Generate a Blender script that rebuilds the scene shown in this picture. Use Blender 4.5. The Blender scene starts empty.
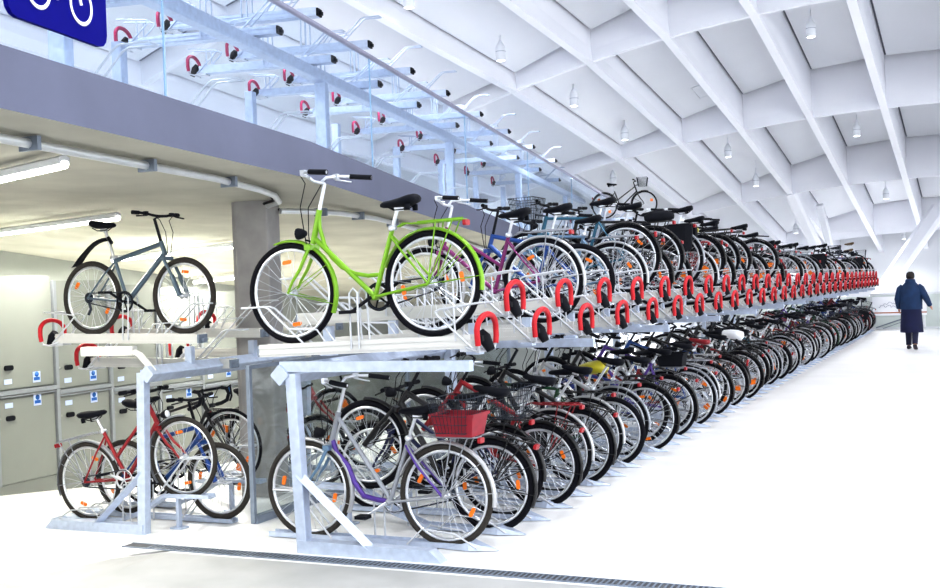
import bpy, bmesh, math, random
from math import sin, cos, pi, radians, sqrt, atan2
from mathutils import Vector, Matrix
random.seed(11)
SPOT_W, WORLD_S, EXPO = 260, 1.15, 1.5
sc = bpy.context.scene
col = sc.collection

# ------------------------------------------------------------------ materials
MATS = {}
def mat(name, c, rough=.5, metal=0.0, emit=0.0, noise=0.0, nscale=8.0, bump=0.0, coat=0.0, ecol=None, spec=None):
    if name in MATS: return MATS[name]
    m = bpy.data.materials.new(name); m.use_nodes = True
    nt = m.node_tree; b = nt.nodes['Principled BSDF']
    b.inputs['Base Color'].default_value = (*c, 1); b.inputs['Roughness'].default_value = rough
    b.inputs['Metallic'].default_value = metal
    if spec is not None: b.inputs['Specular IOR Level'].default_value = spec
    if coat: b.inputs['Coat Weight'].default_value = coat
    if emit:
        b.inputs['Emission Color'].default_value = (*(ecol or c), 1); b.inputs['Emission Strength'].default_value = emit
    if noise or bump:
        tc = nt.nodes.new('ShaderNodeTexCoord'); n = nt.nodes.new('ShaderNodeTexNoise')
        n.inputs['Scale'].default_value = nscale; n.inputs['Detail'].default_value = 6
        nt.links.new(tc.outputs['Object'], n.inputs['Vector'])
        if noise:
            r = nt.nodes.new('ShaderNodeValToRGB')
            r.color_ramp.elements[0].position = .3; r.color_ramp.elements[1].position = .7
            r.color_ramp.elements[0].color = (*[max(0, x*(1-noise)) for x in c], 1)
            r.color_ramp.elements[1].color = (*[min(1, x*(1+noise*.5)) for x in c], 1)
            nt.links.new(n.outputs['Fac'], r.inputs['Fac']); nt.links.new(r.outputs['Color'], b.inputs['Base Color'])
        if bump:
            bp = nt.nodes.new('ShaderNodeBump'); bp.inputs['Strength'].default_value = bump; bp.inputs['Distance'].default_value = .01
            nt.links.new(n.outputs['Fac'], bp.inputs['Height']); nt.links.new(bp.outputs['Normal'], b.inputs['Normal'])
    MATS[name] = m; return m

def glass_mat(name, tint, gloss=.08):
    m = bpy.data.materials.new(name); m.use_nodes = True; nt = m.node_tree
    for n in list(nt.nodes): nt.nodes.remove(n)
    o = nt.nodes.new('ShaderNodeOutputMaterial'); mx = nt.nodes.new('ShaderNodeMixShader')
    t = nt.nodes.new('ShaderNodeBsdfTransparent'); g = nt.nodes.new('ShaderNodeBsdfGlossy')
    t.inputs['Color'].default_value = (*tint, 1); g.inputs['Roughness'].default_value = .05
    lw = nt.nodes.new('ShaderNodeLayerWeight'); lw.inputs['Blend'].default_value = .2
    mu = nt.nodes.new('ShaderNodeMath'); mu.operation = 'MULTIPLY_ADD'; mu.inputs[1].default_value = .10; mu.inputs[2].default_value = gloss*.3
    nt.links.new(lw.outputs['Fresnel'], mu.inputs[0]); nt.links.new(mu.outputs[0], mx.inputs['Fac'])
    nt.links.new(t.outputs[0], mx.inputs[1]); nt.links.new(g.outputs[0], mx.inputs[2]); nt.links.new(mx.outputs[0], o.inputs['Surface'])
    MATS[name] = m; return m

M_floor = mat('hall_floor', (.76, .76, .76), .38, noise=.06, nscale=1.3)
M_concrete = mat('grey_concrete', (.41, .415, .415), .6, noise=.12, nscale=2.2, bump=.05)
M_ceil = mat('white_ceiling', (.76, .775, .81), .7, noise=.02, nscale=.6)
M_rib = mat('white_rib', (.85, .86, .91), .6, noise=.02, nscale=.8)
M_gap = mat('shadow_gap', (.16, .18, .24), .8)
M_soffit = mat('board_marked_soffit', (.49, .48, .42), .8, noise=.14, nscale=1.6, bump=.1)
M_fascia = mat('blue_grey_fascia', (.150, .162, .232), .55, noise=.12, nscale=1.4)
M_wallb = mat('greenish_wall', (.36, .38, .36), .5, noise=.1, nscale=.9)
M_column = mat('column_concrete', (.36, .35, .345), .7, noise=.15, nscale=5, bump=.1)
M_galv = mat('galvanised_steel', (.50, .56, .68), .42, .25, noise=.12, nscale=18)
M_galvd = mat('galvanised_dark', (.24, .28, .34), .45, .35, noise=.15, nscale=16)
M_white = mat('white_tray_paint', (.60, .60, .585), .4, noise=.03, nscale=6)
M_wire = mat('white_wire', (.56, .58, .62), .35, .1, noise=.03)
M_red = mat('red_grip_rubber', (.50, .004, .016), .5, noise=.08, nscale=30)
M_dredgrip = mat('dark_red_grip', (.38, .01, .09), .5, noise=.08, nscale=30)
M_black = mat('black_rubber', (.004, .005, .010), .7, noise=.2, nscale=30, spec=.22)
M_tyre = mat('tyre_rubber', (.004, .004, .008), .8, noise=.25, nscale=40, spec=.15)
M_tyreb = mat('tyre_worn', (.035, .03, .026), .9, noise=.3, nscale=40)
M_chrome = mat('silver_metal', (.72, .74, .78), .28, .75, noise=.08, nscale=20)
M_spoke = mat('spoke_steel', (.62, .65, .70), .35, .55, noise=.05)
M_alu = mat('aluminium', (.70, .72, .74), .35, .5, noise=.06)
M_amber = mat('amber_reflector', (.80, .20, .004), .3, noise=.1, nscale=60)
M_redlens = mat('red_lens', (.36, .004, .012), .3, noise=.1, nscale=60)
M_lens = mat('clear_lens', (.85, .86, .9), .1, noise=.05)
M_leath = mat('black_saddle', (.003, .004, .009), .65, noise=.2, nscale=30, spec=.15)
M_locker = mat('locker_grey', (.27, .285, .262), .42, .1, noise=.05, nscale=2)
M_lockfr = mat('locker_frame', (.30, .32, .34), .4, .2, noise=.06, nscale=9)
M_sticker = mat('pale_sticker', (.50, .58, .80), .5, noise=.04)
M_stickb = mat('blue_pictogram', (.01, .12, .40), .5, noise=.05)
M_signb = mat('sign_blue', (.002, .002, .20), .6, noise=.05, spec=.08)
M_signw = mat('sign_white', (.90, .91, .95), .45, noise=.02)
M_tube = mat('lamp_tube', (1, .98, .9), .5, emit=3.5)
M_disc = mat('lamp_disc', (1, 1, 1), .5, emit=3.0)
M_lampbody = mat('lamp_body', (.78, .80, .84), .35, noise=.03)
M_grat = mat('drain_grating', (.10, .105, .115), .5, .4, noise=.2, nscale=40)
M_glowwall = mat('glowing_back_wall', (.85, .93, 1), .4, emit=.92, ecol=(.86, .93, 1.0))  # emission stands in for light falling on the back wall
M_band = mat('pale_blue_glow_band', (.72, .84, .95), .6, noise=.03, emit=.25)  # pale blue band, its brightness partly put in as glow
M_glass = glass_mat('guard_glass', (.93, .965, 1.0), .01)
M_glass2 = glass_mat('screen_glass', (.90, .93, .93))

# ------------------------------------------------------------------ mesh builder
class MB:
    def __init__(s): s.v = []; s.f = []; s.mi = []; s.sm = []
    def _add(s, vs, fs, mi, sm):
        o = len(s.v); s.v += [tuple(v) for v in vs]
        for f in fs: s.f.append(tuple(i+o for i in f)); s.mi.append(mi); s.sm.append(sm)
    def box(s, c, size, mi=0, M=None):
        x, y, z = [a/2 for a in size]; c = Vector(c)
        vs = [Vector((i*x, j*y, k*z)) for i in (-1, 1) for j in (-1, 1) for k in (-1, 1)]
        if M is not None: vs = [M @ v for v in vs]
        s._add([v+c for v in vs], [(0,1,3,2),(4,6,7,5),(0,4,5,1),(2,3,7,6),(0,2,6,4),(1,5,7,3)], mi, False)
    def rbox(s, c, size, r, mi=0, M=None, axis=2):
        # box whose four edges along `axis` are rounded
        a = [0, 1, 2]; a.remove(axis); L = size[axis]/2; w, h = size[a[0]]/2, size[a[1]]/2
        prof = []
        for (sx, sy, t0) in ((1,1,0),(-1,1,pi/2),(-1,-1,pi),(1,-1,1.5*pi)):
            for k in range(4):
                t = t0 + k*pi/6; prof.append((sx*(w-r)+r*cos(t), sy*(h-r)+r*sin(t)))
        vs = []
        for l in (-L, L):
            for p in prof:
                q = [0, 0, 0]; q[axis] = l; q[a[0]] = p[0]; q[a[1]] = p[1]; q = Vector(q)
                if M is not None: q = M @ q
                vs.append(q+Vector(c))
        n = len(prof); fs = [(i, (i+1) % n, n+(i+1) % n, n+i) for i in range(n)] + [tuple(range(n))[::-1], tuple(range(n, 2*n))]
        s._add(vs, fs, mi, False)
    def tube(s, pts, r, n=7, closed=False, mi=0, cap=True, smooth=True, sq=None):
        P = [Vector(p) for p in pts]; N = len(P)
        rs = r if isinstance(r, (list, tuple)) else [r]*N
        T = []
        for i in range(N):
            if closed: t = P[(i+1) % N]-P[i-1]
            else: t = P[min(i+1, N-1)]-P[max(i-1, 0)]
            T.append(t.normalized() if t.length > 1e-9 else Vector((0,0,1)))
        up = Vector((0, 1, 0)) if abs(T[0].y) < .9 else Vector((0, 0, 1))
        u = (up - T[0]*up.dot(T[0])).normalized(); vs = []
        for i in range(N):
            u = u - T[i]*u.dot(T[i])
            u = u.normalized() if u.length > 1e-6 else T[i].orthogonal().normalized()
            w = T[i].cross(u)
            for k in range(n):
                a = 2*pi*k/n
                ca, sa = cos(a), sin(a)
                if sq: ca *= sq[0]; sa *= sq[1]
                vs.append(P[i]+(u*ca+w*sa)*rs[i])
        fs = []
        for i in range(N if closed else N-1):
            j = (i+1) % N
            for k in range(n): fs.append((i*n+k, i*n+(k+1) % n, j*n+(k+1) % n, j*n+k))
        s._add(vs, fs, mi, smooth)
        if cap and not closed:
            s._add(vs[:n], [tuple(range(n))[::-1]], mi, False); s._add(vs[-n:], [tuple(range(n))], mi, False)
    def ring(s, c, R, r, nR=40, nr=8, mi=0, sq=(1, 1)):      # torus in the x-z plane, about y
        vs = []; 
        for i in range(nR):
            a = 2*pi*i/nR
            for k in range(nr):
                b = 2*pi*k/nr; rr = R+r*cos(b)*sq[0]
                vs.append((c[0]+rr*cos(a), c[1]+r*sin(b)*sq[1], c[2]+rr*sin(a)))
        fs = [(i*nr+k, ((i+1) % nR)*nr+k, ((i+1) % nR)*nr+(k+1) % nr, i*nr+(k+1) % nr) for i in range(nR) for k in range(nr)]
        s._add(vs, fs, mi, True)
    def lathe(s, prof, c=(0, 0, 0), n=16, mi=0, axis='z'):
        vs = []
        for (r, z) in prof:
            for k in range(n):
                a = 2*pi*k/n
                p = (r*cos(a), r*sin(a), z) if axis == 'z' else (r*cos(a), z, r*sin(a)) if axis == 'y' else (z, r*cos(a), r*sin(a))
                vs.append((p[0]+c[0], p[1]+c[1], p[2]+c[2]))
        fs = [(i*n+k, i*n+(k+1) % n, (i+1)*n+(k+1) % n, (i+1)*n+k) for i in range(len(prof)-1) for k in range(n)]
        fs += [tuple(range(n))[::-1], tuple(range((len(prof)-1)*n, len(prof)*n))]
        s._add(vs, fs, mi, True)
    def loft(s, secs, mi=0, smooth=True, cap=True):
        n = len(secs[0]); vs = [p for q in secs for p in q]
        fs = [(i*n+k, i*n+(k+1) % n, (i+1)*n+(k+1) % n, (i+1)*n+k) for i in range(len(secs)-1) for k in range(n)]
        s._add(vs, fs, mi, smooth)
        if cap: s._add(secs[0], [tuple(range(n))[::-1]], mi, smooth); s._add(secs[-1], [tuple(range(n))], mi, smooth)
    def prism(s, poly, axis, a, b, mi=0):     # polygon extruded along an axis; poly in the two other coordinates
        def P(p, t):
            q = list(p); q.insert(axis, t); return q
        n = len(poly); vs = [P(p, a) for p in poly]+[P(p, b) for p in poly]
        s._add(vs, [(i, (i+1) % n, n+(i+1) % n, n+i) for i in range(n)]+[tuple(range(n))[::-1], tuple(range(n, 2*n))], mi, False)
    def quad(s, pts, mi=0): s._add(pts, [tuple(range(len(pts)))], mi, False)
    def mesh(s, name, nslots=1):
        me = bpy.data.meshes.new(name); me.from_pydata(s.v, [], s.f)
        me.polygons.foreach_set('material_index', s.mi); me.polygons.foreach_set('use_smooth', s.sm)
        for _ in range(nslots): me.materials.append(None)
        bm = bmesh.new(); bm.from_mesh(me); bmesh.ops.recalc_face_normals(bm, faces=bm.faces); bm.to_mesh(me); bm.free()
        me.update(); return me

CACHE = {}
def cached(key, fn, nslots=1):
    if key not in CACHE:
        b = fn(); CACHE[key] = b.mesh(str(key[0] if isinstance(key, tuple) else key), nslots)
    return CACHE[key]
def link(name, me, mats, parent=None, loc=None):
    o = bpy.data.objects.new(name, me); col.objects.link(o)
    if not isinstance(mats, (list, tuple)): mats = [mats]
    for i, m in enumerate(mats):
        o.material_slots[i].link = 'OBJECT'; o.material_slots[i].material = m
    if parent is not None: o.parent = parent
    if loc is not None: o.location = loc
    return o
def obj(name, mb, mats, parent=None):
    n = len(mats) if isinstance(mats, (list, tuple)) else 1
    return link(name, mb.mesh(name, n), mats, parent)
def tag(o, label=None, cat=None, group=None, kind=None):
    if label: o['label'] = label
    if cat: o['category'] = cat
    if group: o['group'] = group
    if kind: o['kind'] = kind
    return o
def thing(name, label, cat, loc=(0,0,0), rot=(0,0,0), group=None):
    o = bpy.data.objects.new(name, None); col.objects.link(o); o.empty_display_size = .1
    o.location = loc; o.rotation_euler = rot
    return tag(o, label, cat, group)
def struct(name, mb, mats, label=None):
    o = obj(name, mb, mats); o['kind'] = 'structure'
    if label: o['label'] = label
    return o
ONES = 'first second third fourth fifth sixth seventh eighth ninth tenth eleventh twelfth thirteenth fourteenth fifteenth sixteenth seventeenth eighteenth nineteenth'.split()
TENS = {2: 'twent', 3: 'thirt', 4: 'fort', 5: 'fift', 6: 'sixt'}
def nth(i):      # 1-based
    if i < 20: return ONES[i-1]
    t, u = divmod(i, 10)
    return TENS[t]+'ieth' if u == 0 else TENS[t]+'y-'+ONES[u-1]

# ------------------------------------------------------------------ camera
f, yaw, pitch, roll = 1130.5, .425, -.006, -.036
fw = Vector((cos(yaw)*cos(pitch), sin(yaw)*cos(pitch), sin(pitch)))
r_ = Vector((sin(yaw), -cos(yaw), 0)); u_ = r_.cross(fw)
R_ = r_*cos(roll)+u_*sin(roll); U_ = -r_*sin(roll)+u_*cos(roll)
cd = bpy.data.cameras.new('camera'); cam = bpy.data.objects.new('camera', cd); col.objects.link(cam)
cd.sensor_width = 36; cd.lens = f/940*36; cd.clip_end = 300; cd.clip_start = .05
cam.matrix_world = Matrix(((R_.x, U_.x, -fw.x, 0), (R_.y, U_.y, -fw.y, 0), (R_.z, U_.z, -fw.z, 1.75), (0, 0, 0, 1)))
sc.camera = cam

# ------------------------------------------------------------------ setting: floor
LF = -.2          # floor of the side aisle lies a little lower
def zfloor(X, Y):
    t = min(1, max(0, (Y-5.15)/.7)); s = min(1, max(0, (X-5.2)/1.9))
    h = LF*t*s
    if Y > 8.1: h += -.10*max(0, X-7.8)*min(1, (Y-8.1)/1.2)
    return h
b = MB()
xs = [-8, 0, 3, 5.2, 5.7, 6.2, 6.24, 7.1, 7.8, 9, 10.5, 12, 14, 17, 21, 68]
ys = [-14, -4, 0, 5.1, 5.15, 5.3, 5.5, 5.66, 5.85, 8.1, 8.7, 9.3, 11, 13.2]
vs = [(x, y, zfloor(min(x, 21), y)) for x in xs for y in ys]
ny = len(ys)
for i in range(len(xs)-1):
    for j in range(ny-1):
        con = xs[i+1] <= 6.2 and ys[j+1] <= 5.66
        b._add([vs[i*ny+j], vs[(i+1)*ny+j], vs[(i+1)*ny+j+1], vs[i*ny+j+1]], [(0, 1, 2, 3)], 1 if con else 0, False)
struct('floor', b, [M_floor, M_concrete], 'white polished hall floor with grey concrete paving in front of the drain')
# drain
d = thing('floor_drain', 'long dark slotted floor drain in front of the first bike rack', 'drain', (6.30, 2, 0))
b = MB(); b.box((0, -1.2, .002), (.11, 9.6, .004)); 
obj('channel', b, M_grat, d)
b = MB()
for k in range(270): b.box((0, -5.9+k*.0345, .005), (.10, .012, .006))
for s in (-1, 1): b.box((s*.055, -1.2, .004), (.012, 9.6, .008))
obj('grating', b, M_galvd, d)

# ------------------------------------------------------------------ setting: roof of the hall
def zr(X, Y):
    p = 6.85-.146*(X-22) if X > 22 else 6.85-.075*(X-22)
    p = max(p, .2) if X > 22 else p
    k = .0125+.006*max(0, min(1, (29-X)/8))
    yy = min(abs(Y-1), 13)
    return p - k*yy*yy
def DP(y): return max(.35, min(1.25, 1.25-.17*(abs(y-.8)-2.5)))
RIBY = [8.77+1.7*k for k in (4, 3, 2, 1)]+[8.77, 7.1, 5.5, 3.79, 2.04, .3, -1.4, -3.1, -4.8, -6.5, -8.2]
CRX = [-.5, 7, 14.4, 22, 29.5, 37.4, 46.5, 55.5, 66]
XS = [-.5, 3.2, 7, 10.7, 14.4, 18.2, 22, 25.7, 29.5, 33.5, 37.4, 42, 46.5, 51, 55.5, 61, 66]
for y in RIBY:
    b = MB(); w = .09
    secs = []
    for X in XS:
        z = zr(X, y); secs.append([(X, y-w, z), (X, y+w, z), (X, y+.05, z+.3), (X, y+.05, z+DP(y)+.2), (X, y-.05, z+DP(y)+.2), (X, y-.05, z+.3)])
    b.loft(secs, smooth=False); struct('ceiling_beam', b, M_rib)
for X in CRX:
    b = MB(); secs = []; w = .07
    for k in range(25):
        y = -8.2+k*(RIBY[0]+8.2)/24; z = zr(X, y)+.02
        secs.append([(X-w, y, z), (X+w, y, z), (X+.045, y, z+.25), (X+.045, y, z+DP(y)+.08), (X-.045, y, z+DP(y)+.08), (X-.045, y, z+.25)])
    b.loft(secs, smooth=False); struct('ceiling_beam', b, M_rib)
b = MB(); n = len(RIBY); YS = sorted(RIBY)
for i in range(len(CRX)-1):
    for j in range(len(YS)-1):
        x0, x1, y0, y1 = CRX[i]+.045, CRX[i+1]-.045, YS[j]+.05, YS[j+1]-.05
        def P(x, y, dz): return (x, y, zr(x, y)+DP(y)+dz)
        xm = (x0+x1)/2
        for (a, c) in ((x0, xm), (xm, x1)):
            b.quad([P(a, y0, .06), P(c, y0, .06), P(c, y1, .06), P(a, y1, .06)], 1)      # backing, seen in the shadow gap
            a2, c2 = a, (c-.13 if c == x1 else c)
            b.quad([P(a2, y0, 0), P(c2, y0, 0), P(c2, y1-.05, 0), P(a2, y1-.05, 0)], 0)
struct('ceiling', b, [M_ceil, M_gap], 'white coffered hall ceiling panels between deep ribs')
# access hatches
for (x, y) in ((27.9, 2.55), (27.9, 6.0), (20.4, 6.0), (36, 2.5), (20.5, 2.6)):
    b = MB(); pts = []
    for (dx, dy) in ((-.45, -.3), (.45, -.3), (.45, .3), (-.45, .3)):
        pts.append((x+dx, y+dy, zr(x+dx, y+dy)+DP(y+dy)-.012))
    b.tube(pts+[pts[0]], .012, 4, mi=0); b.quad(pts, 0)
    struct('ceiling_hatch', b, M_ceil)
# V shaped raking columns
def raking(p0, p1, w0, w1):
    b = MB(); p0, p1 = Vector(p0), Vector(p1); t = (p1-p0).normalized(); a = Vector((0, 1, 0)) - t*t.y; a.normalize(); c = t.cross(a)
    secs = []
    for p, w in ((p0, w0), (p0.lerp(p1, .5), (w0+w1)/2), (p1, w1)):
        secs.append([p+a*w*sx+c*w*.8*sy for sx, sy in ((1,.6),(.6,1),(-.6,1),(-1,.6),(-1,-.6),(-.6,-1),(.6,-1),(1,-.6))])
    b.loft(secs, smooth=False); return b
struct('column', raking((37.4, 5.5, zr(37.4, 5.5)+.1), (42.5, 4.3, 0), .20, .17), M_rib)
struct('column', raking((40.5, 5.0, zr(40.5, 5)+.2), (42.7, 4.4, 0), .13, .12), M_rib)
struct('column', raking((44, 1.3, zr(44, 1.3)+.3), (42.7, 4.0, 0), .29, .24), M_rib)
# end wall and far glazed barrier
b = MB(); b.box((50.6, 2, 1.6), (.2, 34, 5)); struct('wall_end', b, M_ceil)

# ------------------------------------------------------------------ setting: upper deck slab
def ye(X): return 4.26+.1905*(X-4.03)
def zs(X, Y):
    t = max(0, min(1, (Y-6.3)/5.5)); t = t*t*(3-2*t)
    return 2.69-(.035+.07*t)*max(0, X-(8+3.0*t))
b = MB(); XD = [-4, 0, 4, 7.7, 8, 9, 10, 11, 12, 14, 17, 20, 25, 30]
for i in range(len(XD)-1):
    x0, x1 = XD[i], XD[i+1]
    def row(x):
        return [(x, ye(x)+(13.3-ye(x))*k/8) for k in range(9)]
    ra, rb = row(x0), row(x1)
    for k in range(8):
        b._add([(p[0], p[1], zs(*p)) for p in (ra[k], ra[k+1], rb[k+1], rb[k])], [(0, 1, 2, 3)], 0, True)
struct('ceiling_underside', b, M_soffit, 'low beige concrete ceiling under the upper deck')
b = MB()
for i in range(len(XD)-1):
    x0, x1 = XD[i], XD[i+1]; z0, z1 = zs(x0, ye(x0)), zs(x1, ye(x1)); y0, y1 = ye(x0), ye(x1); h = .31; t = .28
    b._add([(x0, y0, z0), (x1, y1, z1), (x1, y1, z1+h), (x0, y0, z0+h), (x0, y0+t, z0), (x1, y1+t, z1), (x1, y1+t, z1+h), (x0, y0+t, z0+h)],
           [(0, 1, 2, 3), (4, 7, 6, 5), (3, 2, 6, 7)], 0, False)
struct('trim_1', b, M_fascia, 'blue-grey concrete edge of the upper deck')
b = MB()
for i in range(len(XD)-1):
    x0, x1 = XD[i], XD[i+1]; z0, z1 = zs(x0, ye(x0))+.3, zs(x1, ye(x1))+.3
    b.quad([(x0, ye(x0)+.2, z0), (x1, ye(x1)+.2, z1), (x1, 20, z1), (x0, 20, z0)])
struct('floor_upper', b, M_floor, 'concrete floor of the upper deck')
# rear walls
b = MB(); b.quad([(-4, 13.2, -4), (40, 13.2, -4), (40, 13.2, 3.0), (-4, 13.2, 3.0)]); struct('wall_rear', b, M_wallb, 'greenish painted wall behind the lockers')
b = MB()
for k in range(12): b.box((-2+k*4, 20.2, 5.6), (3.9, .06, 5.0), 0)  # added glowing panels in place of a brightly lit wall
struct('glow_wall_1', b, M_glowwall, 'glowing white-blue panels added for the brightly lit wall behind the upper deck')
b = MB()
for k in range(13): b.box((-4+k*4, 20.15, 5.6), (.1, .12, 5.0))  # bars dividing the added glowing panels
b.box((20, 20.1, 3.35), (52, .3, .9), 1)
struct('trim_2', b, [M_alu, M_band])
# concrete column under the deck
b = MB(); b.rbox((0, 0, 0), (.32, .34, 2.86), .02); b.box((-.05, .19, 0), (.12, .05, 2.86))
o = struct('column', b, M_column, 'concrete column under the upper deck'); o.location = (9.20, 6.41, 1.23); o.rotation_euler = (0, 0, radians(12))

# under-deck strip lights
STRIPS = [((6.25, 7.6), (5.30, 5.09)), ((10.59, 12.34), (8.93, 7.9)), ((13.3, 11.9), (12.29, 8.96)), ((16.5, 12.9), (16.05, 11.66))]
snames = ['nearest the deck edge at the far left', 'above the mountain bike saddle', 'seen behind the mountain bike frame', 'seen behind the concrete column']
for i, (p, q) in enumerate(STRIPS):
    zp, zq = zs(*p)-.10, zs(*q)-.10
    t = thing('strip_light', 'long fluorescent strip light under the low ceiling, '+snames[i], 'light', ((p[0]+q[0])/2, (p[1]+q[1])/2, 0), group='strip lights under the deck')
    o = Vector(t.location); A = Vector((p[0], p[1], zp))-o; B = Vector((q[0], q[1], zq))-o
    bb = MB(); bb.tube([A+Vector((0,0,.03)), B+Vector((0,0,.025))], .038, 6, smooth=False); obj('housing', bb, M_lampbody, t)
    bb = MB(); bb.tube([A, B], .028, 8); obj('tube', bb, M_tube, t)
    ld = bpy.data.lights.new('strip', 'AREA'); ld.shape = 'RECTANGLE'; L = (B-A).length; ld.size = L; ld.size_y = .12; ld.energy = (15, 17, 70, 95)[i]*L; ld.color = (1, .97, .88)
    lo = bpy.data.objects.new('strip_lamp', ld); col.objects.link(lo); lo.location = (o+(A+B)/2)+Vector((0, 0, -.07)); lo.rotation_euler = (0, 0, atan2(q[1]-p[1], q[0]-p[0]))

# conduit along the soffit
def conduit(pts, name, label, br):
    t = thing(name, label, 'conduit', pts[0])
    o = Vector(pts[0]); Q = [Vector(p)-o for p in pts]
    bb = MB(); bb.tube(Q, .028, 8); obj('pipe', bb, M_alu, t)
    bb = MB(); bb.tube([q+Vector((.02, .07, .02)) for q in Q], .014, 6); obj('cable', bb, M_black, t)
    for k in br:
        i = int(k); p = Q[i].lerp(Q[i+1], k-i); bb = MB(); bb.box(p, (.03, .14, .08)); obj('bracket', bb, M_galvd, t)
def cs(x, dy, dz=.05): return (x, ye(x)+dy, zs(x, ye(x)+dy)-dz)
conduit([cs(2.2, .42), cs(4.2, .42), cs(5.6, .42), cs(7.0, .42), (7.9, 5.48, 2.63), (8.4, 5.66, 2.62), (8.9, 5.95, 2.61), (9.08, 6.2, 2.6)], 'ceiling_conduit',
        'grey conduit under the deck edge running from the far left to the column', (.5, 1.4, 2.3, 3.3))
conduit([(9.32, 6.22, 2.56), (9.55, 6.1, 2.56), (9.9, 5.92, 2.55), cs(10.9, .45), cs(12, .45), cs(14, .45), cs(17, .45)], 'ceiling_conduit',
        'grey conduit under the deck edge running on behind the lime green bicycle', (1.5, 2.5, 3.5, 4.5))

# ------------------------------------------------------------------ lockers
W = .885
for k in range(7):
    x0 = 8.07+W*k-.01; dz = -.062*(k-1); t = thing('locker', 'grey-green two-door locker, %s in the stepped row along the rear aisle' % nth(k+1), 'locker', (x0, 9.7, dz), group='stepped bike lockers')
    zb, zm, zt = -.22, .78, 2.06
    bb = MB(); bb.box((W/2, .32, (zb+zt)/2), (W-.02, .58, zt-zb)); bb.box((W/2, .3, zb-.2), (W-.02, .56, .4)); obj('cabinet', bb, M_locker, t)
    bb = MB(); bb.box((.015, .0, (zb+zt)/2), (.045, .05, zt-zb)); bb.box((W/2+.02, .0, zm), (W-.05, .05, .05)); bb.box((W/2+.02, .0, zm-.045), (W-.05, .04, .018)); obj('frame', bb, M_lockfr, t)
    for (a, c, zl, zn) in ((zb, zm-.06, zm-.28, zm-.14), (zm+.03, zt, zm+.27, zm+.12)):
        bb = MB(); bb.rbox((W/2+.02, .015, (a+c)/2), (W-.075, .03, c-a-.02), .012, axis=2); dr = obj('door', bb, M_locker, t)
        bb = MB(); bb.rbox((.20, -.008, zl), (.115, .03, .055), .022, axis=1); obj('lock', bb, M_black, dr)
        bb = MB(); bb.lathe([(0, -.008), (.018, -.008), (.018, 0)], (.06, 0, zl), 10, axis='y'); obj('keyhole', bb, M_locker, dr)
        bb = MB(); bb.box((.19, -.003, zn), (.11, .004, .055)); obj('number_label', bb, M_sticker, dr)
        bb = MB(); bb.box((.60, -.003, zn+.02), (.11, .004, .12)); q = obj('pictogram', bb, M_sticker, dr)
        bb = MB(); bb.lathe([(0, -.002), (.03, -.002), (.03, 0), (0, 0)], (.60, -.006, zn+.05), 10, axis='y'); bb.box((.60, -.0065, zn), (.085, .003, .035)); 
        o2 = obj('pictogram_print', bb, M_stickb, dr)

# ------------------------------------------------------------------ bike building blocks
R28 = .348; R26 = .335
def arc(c, R, a0, a1, n): return [(c[0]+R*cos(a0+(a1-a0)*i/n), 0, c[1]+R*sin(a0+(a1-a0)*i/n)) for i in range(n+1)]
def m_tyre(R, r, hi=True):
    b = MB(); b.ring((0, 0, 0), R-r, r, 44 if hi else 26, 8 if hi else 5); return b
def m_rim(R, r, hi=True):
    b = MB(); Rr = R-2*r-.008
    b.ring((0, 0, 0), Rr, .013, 44 if hi else 26, 6 if hi else 4, sq=(1, .85))
    b.lathe([(.0, -.055), (.012, -.055), (.012, -.03), (.028, -.028), (.016, -.02), (.016, .02), (.028, .028), (.012, .03), (.012, .055), (0, .055)], n=10 if hi else 6, axis='y'); return b
def m_spokes(R, r, n=28, ns=3, rad=.0019):
    b = MB(); Rr = R-2*r-.012
    for i in range(n):
        a = 2*pi*i/n; s = 1 if i % 2 else -1; a2 = a+(.55 if (i//2) % 2 else -.55)
        b.tube([(.026*cos(a2), s*.028, .026*sin(a2)), (Rr*cos(a), s*.004, Rr*sin(a))], rad, ns, cap=False, smooth=False)
    return b
def m_reflector(R, a):
    b = MB(); rr = R*.62; M = Matrix.Rotation(-a, 3, 'Y')
    b.rbox((rr*cos(a), 0, rr*sin(a)), (.026, .014, .066), .010, axis=1, M=M); return b
def m_wheel_lo(R, r):
    b = MB(); b.ring((0, 0, 0), R-r, r, 24, 5, mi=0)
    b.ring((0, 0, 0), R-2*r-.008, .013, 24, 4, mi=1); b.lathe([(0, -.05), (.02, -.05), (.02, .05), (0, .05)], n=6, axis='y', mi=1)
    s = m_spokes(R, r, 20, 3, .0022); b._add(s.v, s.f, 1, False)
    for a in (.6, 3.7):
        rr = R*.62; b.box((rr*cos(a), 0, rr*sin(a)), (.07, .016, .07), 2)
    return b

GEO = {   # BB, seat cluster, head bottom, head top, radius of wheel, wheelbase, tyre radius
 'swan':    dict(BB=(.43, .285), ST=(.265, .73), HB=(.885, .675), HT=(.815, .90), R=R28, wb=1.08, r=.020),
 'wave':    dict(BB=(.43, .285), ST=(.265, .73), HB=(.885, .675), HT=(.815, .90), R=R28, wb=1.08, r=.020),
 'trapez':  dict(BB=(.43, .285), ST=(.275, .74), HB=(.885, .665), HT=(.825, .85), R=R28, wb=1.07, r=.020),
 'diamond': dict(BB=(.43, .280), ST=(.255, .80), HB=(.875, .680), HT=(.820, .845), R=R28, wb=1.06, r=.019),
 'mtb':     dict(BB=(.41, .295), ST=(.265, .69), HB=(.840, .690), HT=(.795, .815), R=R26, wb=1.03, r=.024),
 'road':    dict(BB=(.41, .275), ST=(.245, .82), HB=(.850, .700), HT=(.800, .835), R=R28, wb=1.00, r=.014),
}
def v3(p, y=0): return Vector((p[0], y, p[1]))
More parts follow.
